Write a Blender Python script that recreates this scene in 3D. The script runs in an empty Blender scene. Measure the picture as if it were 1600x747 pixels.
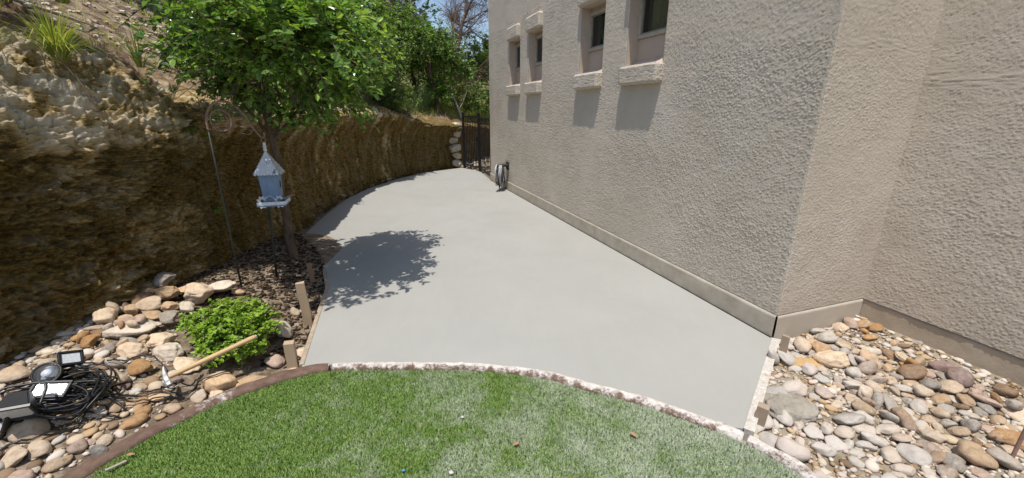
import bpy, bmesh, math, random
import numpy as np
from mathutils import Vector, Matrix, noise as mnoise

# ------------------------------------------------------------------ camera, sky, sun, exposure
SC = bpy.context.scene
COL = SC.collection
cam_data = bpy.data.cameras.new('camera')
cam = bpy.data.objects.new('camera', cam_data); COL.objects.link(cam)
cam.location = (0, 0, 1.6)
cam.rotation_euler = (math.radians(90 - 17.4), 0, 0)
cam_data.sensor_width = 36.0
cam_data.lens = 36.0 * 646 / 1600
cam_data.clip_start = 0.02
cam_data.clip_end = 2000
SC.camera = cam

SUN = Vector((-0.076, -0.258, 0.963)).normalized()
world = bpy.data.worlds.new('World'); SC.world = world
world.use_nodes = True
wn = world.node_tree.nodes; wl = world.node_tree.links
sky = wn.new('ShaderNodeTexSky'); sky.sky_type = 'NISHITA'; sky.sun_disc = False
sky.sun_elevation = math.asin(SUN.z); sky.sun_rotation = math.atan2(SUN.x, SUN.y)
wn['Background'].inputs['Strength'].default_value = 0.13
wl.new(sky.outputs[0], wn['Background'].inputs[0])
sun_data = bpy.data.lights.new('sun', 'SUN'); sun = bpy.data.objects.new('sun', sun_data)
COL.objects.link(sun)
sun_data.energy = 4.0; sun_data.angle = math.radians(0.53); sun_data.color = (1.0, 0.95, 0.875)
sun.rotation_euler = SUN.to_track_quat('Z', 'Y').to_euler()
SC.view_settings.view_transform = 'Standard'; SC.view_settings.look = 'None'
SC.view_settings.gamma = 1.0; SC.view_settings.use_curve_mapping = False
SC.view_settings.exposure = 0.25

# ------------------------------------------------------------------ helpers
def hash3(ix, iy, iz, seed):
    h = (ix.astype(np.uint32) * np.uint32(374761393) + iy.astype(np.uint32) * np.uint32(668265263)
         + iz.astype(np.uint32) * np.uint32(2147483647) + np.uint32(seed * 974711 + 12345))
    h = (h ^ (h >> np.uint32(13))) * np.uint32(1274126177)
    h = h ^ (h >> np.uint32(16))
    return (h & np.uint32(0xffffff)).astype(np.float32) / 16777215.0

def vnoise(p, seed=0):
    p = np.asarray(p, np.float32)
    f = np.floor(p); w = p - f; w = w * w * (3 - 2 * w); i = f.astype(np.int64)
    out = 0
    for dx in (0, 1):
        for dy in (0, 1):
            for dz in (0, 1):
                c = hash3(i[:, 0] + dx, i[:, 1] + dy, i[:, 2] + dz, seed)
                out = out + c * (w[:, 0] if dx else 1 - w[:, 0]) * (w[:, 1] if dy else 1 - w[:, 1]) * (w[:, 2] if dz else 1 - w[:, 2])
    return out

def fbm(p, octaves=3, seed=0, gain=0.5):
    p = np.asarray(p, np.float32); a, s, t = 1.0, 0.0, 0.0
    for o in range(octaves):
        s = s + a * vnoise(p, seed + o * 17); t += a; a *= gain; p = p * 2.03 + 3.7
    return s / t

def sstep(a, b, x):
    t = np.clip((x - a) / (b - a), 0, 1); return t * t * (3 - 2 * t)

def mesh_from(name, V, faces, smooth=True, attrs=None):
    """V (n,3); faces: one array (m,k) or a list of such arrays."""
    V = np.ascontiguousarray(V, np.float32)
    if not isinstance(faces, list): faces = [faces]
    faces = [np.asarray(f, np.int32) for f in faces if len(f)]
    idx = np.concatenate([f.ravel() for f in faces])
    sizes = np.concatenate([np.full(len(f), f.shape[1], np.int32) for f in faces])
    starts = np.concatenate([[0], np.cumsum(sizes)[:-1]]).astype(np.int32)
    me = bpy.data.meshes.new(name)
    me.vertices.add(len(V)); me.vertices.foreach_set('co', V.ravel())
    me.loops.add(len(idx)); me.loops.foreach_set('vertex_index', idx)
    me.polygons.add(len(sizes)); me.polygons.foreach_set('loop_start', starts)
    me.update(calc_edges=True); me.validate()
    me.polygons.foreach_set('use_smooth', np.full(len(me.polygons), smooth))
    for k, a in (attrs or {}).items():
        at = me.attributes.new(k, 'FLOAT', 'POINT'); at.data.foreach_set('value', np.ascontiguousarray(a, np.float32))
    return me

def link(name, me, mat=None, parent=None, loc=None, rot=None, **props):
    o = bpy.data.objects.new(name, me); COL.objects.link(o)
    if mat is not None and me is not None and not me.materials: me.materials.append(mat)
    if parent is not None: o.parent = parent
    if loc is not None: o.location = loc
    if rot is not None: o.rotation_euler = rot
    for k, v in props.items(): o[k] = v
    return o

def thing(name, label, category, loc=(0, 0, 0), rotz=0.0, group=None):
    o = bpy.data.objects.new(name, None); COL.objects.link(o)
    o.empty_display_size = 0.1
    o.location = loc; o.rotation_euler = (0, 0, rotz)
    o['label'] = label; o['category'] = category
    if group: o['group'] = group
    return o

class MB:
    """collects vertices and faces (and one 'tone' value per vertex)"""
    def __init__(s): s.V = []; s.F = {}; s.T = []; s.n = 0
    def add(s, V, F, tone=0.5):
        V = np.asarray(V, np.float32); F = [F] if not isinstance(F, list) else F
        for f in F:
            f = np.asarray(f, np.int64); s.F.setdefault(f.shape[1], []).append(f + s.n)
        s.V.append(V); s.T.append(np.broadcast_to(np.asarray(tone, np.float32), (len(V),))); s.n += len(V)
    def mesh(s, name, smooth=True):
        return mesh_from(name, np.concatenate(s.V), [np.concatenate(f) for f in s.F.values()], smooth, {'tone': np.concatenate(s.T)})
    def link(s, name, mat, parent=None, smooth=True, **props):
        return link(name, s.mesh(name, smooth), mat, parent, **props)

def tube_vf(P, R, n=6, cap=True, closed=False):
    P = np.asarray(P, np.float64); m = len(P); R = np.broadcast_to(np.asarray(R, np.float64), (m,))
    T = np.gradient(P, axis=0)
    if closed: T = np.roll(P, -1, 0) - np.roll(P, 1, 0)
    T /= np.linalg.norm(T, axis=1)[:, None] + 1e-12
    a = np.array([0, 0, 1.0]) if abs(T[0, 2]) < 0.9 else np.array([1.0, 0, 0])
    U = np.zeros_like(P); u = np.cross(T[0], a); u /= np.linalg.norm(u)
    for i in range(m):
        u = u - T[i] * (u @ T[i]); u /= np.linalg.norm(u) + 1e-12; U[i] = u
    W = np.cross(T, U); ang = np.arange(n) * 2 * math.pi / n
    V = P[:, None] + R[:, None, None] * (np.cos(ang)[None, :, None] * U[:, None] + np.sin(ang)[None, :, None] * W[:, None])
    i = np.arange(m if closed else m - 1)[:, None]; j = np.arange(n)[None]
    i2 = (i + 1) % m
    q = np.stack([i * n + j, i * n + (j + 1) % n, i2 * n + (j + 1) % n, i2 * n + j], -1).reshape(-1, 4)
    F = [q]; V = V.reshape(-1, 3)
    if cap and not closed:
        k = len(V); V = np.concatenate([V, P[:1], P[-1:]])
        jj = np.arange(n)
        F.append(np.concatenate([np.stack([np.full(n, k), (jj + 1) % n, jj], 1),
                                 np.stack([np.full(n, k + 1), (m - 1) * n + jj, (m - 1) * n + (jj + 1) % n], 1)]))
    return V, F

def tube(mb, P, R, n=6, tone=0.5, closed=False):
    V, F = tube_vf(P, R, n, True, closed); mb.add(V, F, tone)

def spline(P, n=12, closed=False):
    """Catmull-Rom through the points"""
    P = np.asarray(P, float); out = []
    m = len(P)
    for i in range(m if closed else m - 1):
        if closed: p0, p1, p2, p3 = P[(i - 1) % m], P[i], P[(i + 1) % m], P[(i + 2) % m]
        else:
            p1, p2 = P[i], P[i + 1]; p0 = P[i - 1] if i else 2 * p1 - p2; p3 = P[i + 2] if i + 2 < m else 2 * p2 - p1
        t = np.arange(n)[:, None] / n
        out.append(0.5 * (2 * p1 + (p2 - p0) * t + (2 * p0 - 5 * p1 + 4 * p2 - p3) * t ** 2 + (3 * p1 - p0 - 3 * p2 + p3) * t ** 3))
    if not closed: out.append(P[-1:])
    return np.concatenate(out)

def resample(P, step):
    P = np.asarray(P, float); L = np.concatenate([[0], np.cumsum(np.linalg.norm(np.diff(P, axis=0), axis=1))])
    k = max(2, int(round(L[-1] / step)) + 1); s = np.linspace(0, L[-1], k)
    return np.stack([np.interp(s, L, P[:, c]) for c in range(P.shape[1])], 1)

def box_mesh(name, size, loc=(0, 0, 0), rot=None, bevel=0.0, seg=1):
    bm = bmesh.new(); bmesh.ops.create_cube(bm, size=1)
    bmesh.ops.scale(bm, vec=size, verts=bm.verts)
    if bevel > 0: bmesh.ops.bevel(bm, geom=list(bm.edges), offset=bevel, segments=seg, affect='EDGES')
    M = Matrix.Translation(loc)
    if rot is not None: M = M @ (rot.to_4x4() if hasattr(rot, 'to_4x4') else Matrix.Rotation(rot, 4, 'Z'))
    bmesh.ops.transform(bm, matrix=M, verts=bm.verts)
    me = bpy.data.meshes.new(name); bm.to_mesh(me); bm.free(); return me

def poly_prism(name, pts, z0, z1):
    pts = [tuple(p) for p in pts]
    from mathutils.geometry import tessellate_polygon
    n = len(pts); V = [(x, y, z1) for x, y in pts] + [(x, y, z0) for x, y in pts]
    if sum(pts[i][0] * pts[(i + 1) % n][1] - pts[(i + 1) % n][0] * pts[i][1] for i in range(n)) < 0: V = [(x, y, z1) for x, y in pts[::-1]] + [(x, y, z0) for x, y in pts[::-1]]
    T = []
    for t in tessellate_polygon([[Vector((x, y, 0)) for x, y, _ in V[:n]]]):
        p, q, r = (V[k] for k in t)
        T.append(t if (q[0] - p[0]) * (r[1] - p[1]) - (q[1] - p[1]) * (r[0] - p[0]) > 0 else t[::-1])
    return mesh_from(name, np.array(V), [np.array(T), np.array([[i, i + n, (i + 1) % n + n, (i + 1) % n] for i in range(n)])], False)

def inside(poly, X, Y):
    poly = np.asarray(poly, float); r = np.zeros(len(X), bool); j = len(poly) - 1
    for i in range(len(poly)):
        xi, yi = poly[i]; xj, yj = poly[j]
        c = ((yi > Y) != (yj > Y)) & (X < (xj - xi) * (Y - yi) / (yj - yi + 1e-12) + xi); r ^= c; j = i
    return r

def dist_poly(P, X, Y):
    """signed distance to an open polyline (positive on its left), and position along it"""
    P = np.asarray(P, float); best = np.full(len(X), 1e9); sg = np.ones(len(X)); tt = np.zeros(len(X)); acc = 0.0
    for i in range(len(P) - 1):
        a, b = P[i], P[i + 1]; e = b - a; L = np.hypot(*e)
        u = np.clip(((X - a[0]) * e[0] + (Y - a[1]) * e[1]) / L ** 2, 0, 1)
        dx = X - a[0] - u * e[0]; dy = Y - a[1] - u * e[1]; d = np.hypot(dx, dy); m = d < best - 1e-9
        best = np.where(m, d, best); sg = np.where(m, np.sign(e[0] * (Y - a[1]) - e[1] * (X - a[0])), sg)
        tt = np.where(m, acc + u * L, tt); acc += L
    return best * sg, tt

# ------------------------------------------------------------------ materials
class NT:
    def __init__(s, name):
        s.m = bpy.data.materials.new(name); s.m.use_nodes = True
        s.t = s.m.node_tree; s.b = s.t.nodes['Principled BSDF']; s.out = s.t.nodes['Material Output']
        s.geo = s.t.nodes.new('ShaderNodeNewGeometry'); s.tc = s.t.nodes.new('ShaderNodeTexCoord')
    def pos(s, local=False): return s.tc.outputs['Object'] if local else s.geo.outputs['Position']
    def vec(s, v, scale):
        n = s.t.nodes.new('ShaderNodeVectorMath'); n.operation = 'MULTIPLY'; s.t.links.new(v, n.inputs[0]); n.inputs[1].default_value = scale; return n.outputs[0]
    def noise(s, v, scale, detail=4, rough=0.55, dist=0.0):
        n = s.t.nodes.new('ShaderNodeTexNoise'); n.inputs['Scale'].default_value = scale; n.inputs['Detail'].default_value = detail
        n.inputs['Roughness'].default_value = rough; n.inputs['Distortion'].default_value = dist; s.t.links.new(v, n.inputs['Vector']); return n.outputs['Fac']
    def voro(s, v, scale, out='Distance', feature='F1'):
        n = s.t.nodes.new('ShaderNodeTexVoronoi'); n.feature = feature; n.inputs['Scale'].default_value = scale; s.t.links.new(v, n.inputs['Vector']); return n.outputs[out]
    def ramp(s, f, stops):
        n = s.t.nodes.new('ShaderNodeValToRGB'); e = n.color_ramp.elements
        while len(e) < len(stops): e.new(0.5)
        for x, (p, c) in zip(e, stops):
            x.position = p; x.color = (c, c, c, 1) if isinstance(c, (int, float)) else (*c, 1)
        s.t.links.new(f, n.inputs[0]); return n.outputs[0]
    def mix(s, f, a, b, mode='MIX'):
        n = s.t.nodes.new('ShaderNodeMix'); n.data_type = 'RGBA'; n.blend_type = mode
        for k, v in ((0, f), (6, a), (7, b)):
            if isinstance(v, (int, float)): n.inputs[k].default_value = v if k == 0 else (v, v, v, 1)
            elif isinstance(v, tuple): n.inputs[k].default_value = (*v, 1)
            else: s.t.links.new(v, n.inputs[k])
        return n.outputs[2]
    def math(s, op, a, b=0.0):
        n = s.t.nodes.new('ShaderNodeMath'); n.operation = op
        for k, v in ((0, a), (1, b)):
            if isinstance(v, (int, float)): n.inputs[k].default_value = v
            else: s.t.links.new(v, n.inputs[k])
        return n.outputs[0]
    def attr(s, name):
        n = s.t.nodes.new('ShaderNodeAttribute'); n.attribute_name = name; return n.outputs['Fac']
    def objinfo(s, out): 
        n = s.t.nodes.new('ShaderNodeObjectInfo'); return n.outputs[out]
    def sep(s, v, k):
        n = s.t.nodes.new('ShaderNodeSeparateXYZ'); s.t.links.new(v, n.inputs[0]); return n.outputs[k]
    def bump(s, h, strength=0.5, dist=0.01, prev=None):
        n = s.t.nodes.new('ShaderNodeBump'); n.inputs['Strength'].default_value = strength; n.inputs['Distance'].default_value = dist
        s.t.links.new(h, n.inputs['Height'])
        if prev is not None: s.t.links.new(prev, n.inputs['Normal'])
        return n.outputs[0]
    def done(s, color=None, rough=0.8, normal=None, metal=0.0, spec=0.5):
        b = s.b
        for k, v in (('Base Color', color), ('Roughness', rough), ('Normal', normal), ('Metallic', metal), ('Specular IOR Level', spec)):
            if v is None: continue
            if isinstance(v, tuple): b.inputs[k].default_value = (*v, 1)
            elif isinstance(v, (int, float)): b.inputs[k].default_value = v
            else: s.t.links.new(v, b.inputs[k])
        return s.m

def simple(name, c0, c1=None, scale=8, rough=0.7, bump=0.2, dist=0.003, bscale=60, metal=0.0, spec=0.4, stretch=(1, 1, 1)):
    n = NT(name); v = n.vec(n.pos(True), stretch); c1 = c1 or tuple(x * 0.75 for x in c0)
    c = n.ramp(n.noise(v, scale, 5), [(0.32, c1), (0.68, c0)])
    return n.done(c, rough, n.bump(n.noise(v, bscale, 4), bump, dist), metal, spec)

def leaf_mat(name, dark, mid, light, rough=0.38, trans=0.3, tcol=None):
    n = NT(name); t = n.attr('tone')
    c = n.ramp(t, [(0.0, dark), (0.55, mid), (1.0, light)])
    n.done(c, rough, None, 0.0, 0.45)
    tr = n.t.nodes.new('ShaderNodeBsdfTranslucent'); mx = n.t.nodes.new('ShaderNodeMixShader')
    tc = n.mix(1.0, c, tcol or (1.35, 1.35, 0.55), 'MULTIPLY')
    n.t.links.new(tc, tr.inputs[0]); mx.inputs[0].default_value = trans
    n.t.links.new(n.b.outputs[0], mx.inputs[1]); n.t.links.new(tr.outputs[0], mx.inputs[2])
    n.t.links.new(mx.outputs[0], n.out.inputs[0]); return n.m

# ------------------------------------------------------------------ layout of the place (metres; z = 0 is the top of the new concrete)
WC = np.array([1.917, 2.688]); WD = np.array([-0.3225, 0.9466]); WN = np.array([-0.9466, -0.3225]); WE = -WN
WI = WC + 0.9 * WE                                                   # inner corner of the house
WF = WC + 7.5 * WD                                                   # far corner of the house
SLAB_LEFT = [(-1.438, 11.98), (-2.372, 10.971), (-2.77, 9.918), (-3.044, 8.657), (-3.093, 7.552), (-2.966, 6.422), (-2.84, 5.603), (-2.754, 5.147),
             (-2.544, 4.88), (-2.294, 4.59), (-2.06, 4.25), (-1.88, 3.90), (-1.655, 3.308), (-1.541, 2.918), (-1.42, 2.502), (-1.364, 2.323)]
KERB = [(-2.12, 0.3), (-2.13, 0.9), (-2.015, 1.46), (-1.87, 1.80), (-1.62, 2.10), (-1.35, 2.285), (-1.17, 2.335), (-0.84, 2.356), (-0.23, 2.341),
        (0.20, 2.258), (0.39, 2.18), (0.66, 2.06), (0.94, 1.91), (1.18, 1.745), (1.28, 1.64), (1.39, 1.47), (1.47, 1.1), (1.49, 0.3)]
KERB_C = resample(spline(KERB, 10), 0.02)
def offset_line(P, o):
    T = np.gradient(P, axis=0); T /= np.linalg.norm(T, axis=1)[:, None]; return P + o * np.stack([-T[:, 1], T[:, 0]], 1)
KERB_IN = offset_line(KERB_C, -0.05); KERB_OUT = offset_line(KERB_C, 0.05)
_k0 = int(np.argmin(np.hypot(*(KERB_C - [-1.36, 2.28]).T))); _k1 = int(np.argmin(np.hypot(*(KERB_C - [1.215, 1.71]).T)))
SLAB = SLAB_LEFT[:-1] + [tuple(p) for p in offset_line(KERB_C, 0.014)[_k0:_k1:6]] + [(1.215, 1.775)] + [tuple(WC + 0.03 * WN * 0)] + [tuple(WF)] + [(-0.87, 11.22)]
CLIFF = spline([(-5.2, -4, ), (-3.9, -1.5), (-3.36, 0.6), (-3.14, 2.0), (-3.05, 2.7), (-2.93, 3.4), (-2.82, 4.3), (-2.87, 5.1), (-3.04, 6.2), (-3.19, 7.4), (-3.15, 8.7),
                (-2.87, 9.95), (-2.46, 11.0), (-1.60, 12.15), (-1.15, 13.1), (0.3, 14.8), (3, 16.5), (9, 18)], 10)
def gz(X, Y):
    """height of the soil"""
    X = np.asarray(X, float); Y = np.asarray(Y, float)
    left = sstep(-1.35, -3.0, X) * sstep(6, 4.5, Y)
    z = -0.075 + 0.20 * left
    wd = -((X - WI[0]) * WN[0] + (Y - WI[1]) * WN[1])                # distance behind the house's front plane
    right = sstep(1.2, 2.9, X) * sstep(6, 3.5, Y)
    z = z + 0.05 * right + 0.045 * sstep(0.5, 0.0, -wd) * right

    P = np.stack([X * 2.2, Y * 2.2, np.zeros_like(X)], -1).reshape(-1, 3)
    z = z + ((fbm(P, 3, 5).reshape(X.shape) - 0.5) * 0.07) * np.clip(left + right, 0, 1)
    z = np.where((Y > 12) , 0.0 + 0.05 * np.clip(Y - 12, 0, 3), z)
    return z

COBBLES = 9; BOULDERS = 5
def stone_mesh(i):
    """0..8 rounded river stones, 9..13 rough broken boulders; about one metre long, scaled per stone"""
    rng = random.Random(100 + i); bm = bmesh.new()
    rough = i >= COBBLES
    bmesh.ops.create_icosphere(bm, subdivisions=4 if rough else 3, radius=0.5)
    off = Vector((rng.uniform(-50, 50), rng.uniform(-50, 50), rng.uniform(-50, 50)))
    planes = []
    for k in range(11 if rough else 8):
        v = Vector((rng.gauss(0, 1), rng.gauss(0, 1), rng.gauss(0, 1))).normalized(); planes.append((v, rng.uniform(0.30, 0.42) if rough else rng.uniform(0.31, 0.45)))
    for v in bm.verts:
        n = v.co.normalized(); p = v.co.copy()
        for pn, pd in planes:
            d = p.dot(pn) - pd
            if d > 0: p -= pn * d * (0.97 if rough else 0.80)
        a = mnoise.noise(n * 1.1 + off) * 0.10 + (mnoise.noise(n * 3.1 + off) * 0.045 + mnoise.noise(n * 7 + off) * 0.022 + mnoise.noise(n * 15 + off) * 0.012 if rough else mnoise.noise(n * 2.3 + off) * 0.035 + mnoise.noise(n * 6 + off) * 0.008)
        v.co = p + n * a
    s = [(1, .80, .50), (1, .66, .42), (1, .86, .34), (1, .74, .55), (1, .56, .42), (1, .9, .42), (1, .7, .30), (1, .78, .6), (1, .62, .50)][i] if not rough else [(1, .8, .68), (1, .62, .45), (1, .85, .52), (1, .74, .74), (1, .6, .34)][i - COBBLES]
    for v in bm.verts: v.co = Vector((v.co.x * s[0], v.co.y * s[1], v.co.z * s[2]))
    me = bpy.data.meshes.new('river_stone' if not rough else 'boulder'); bm.to_mesh(me); bm.free()
    me.polygons.foreach_set('use_smooth', [True] * len(me.polygons)); return me
# --- BASE END

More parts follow.
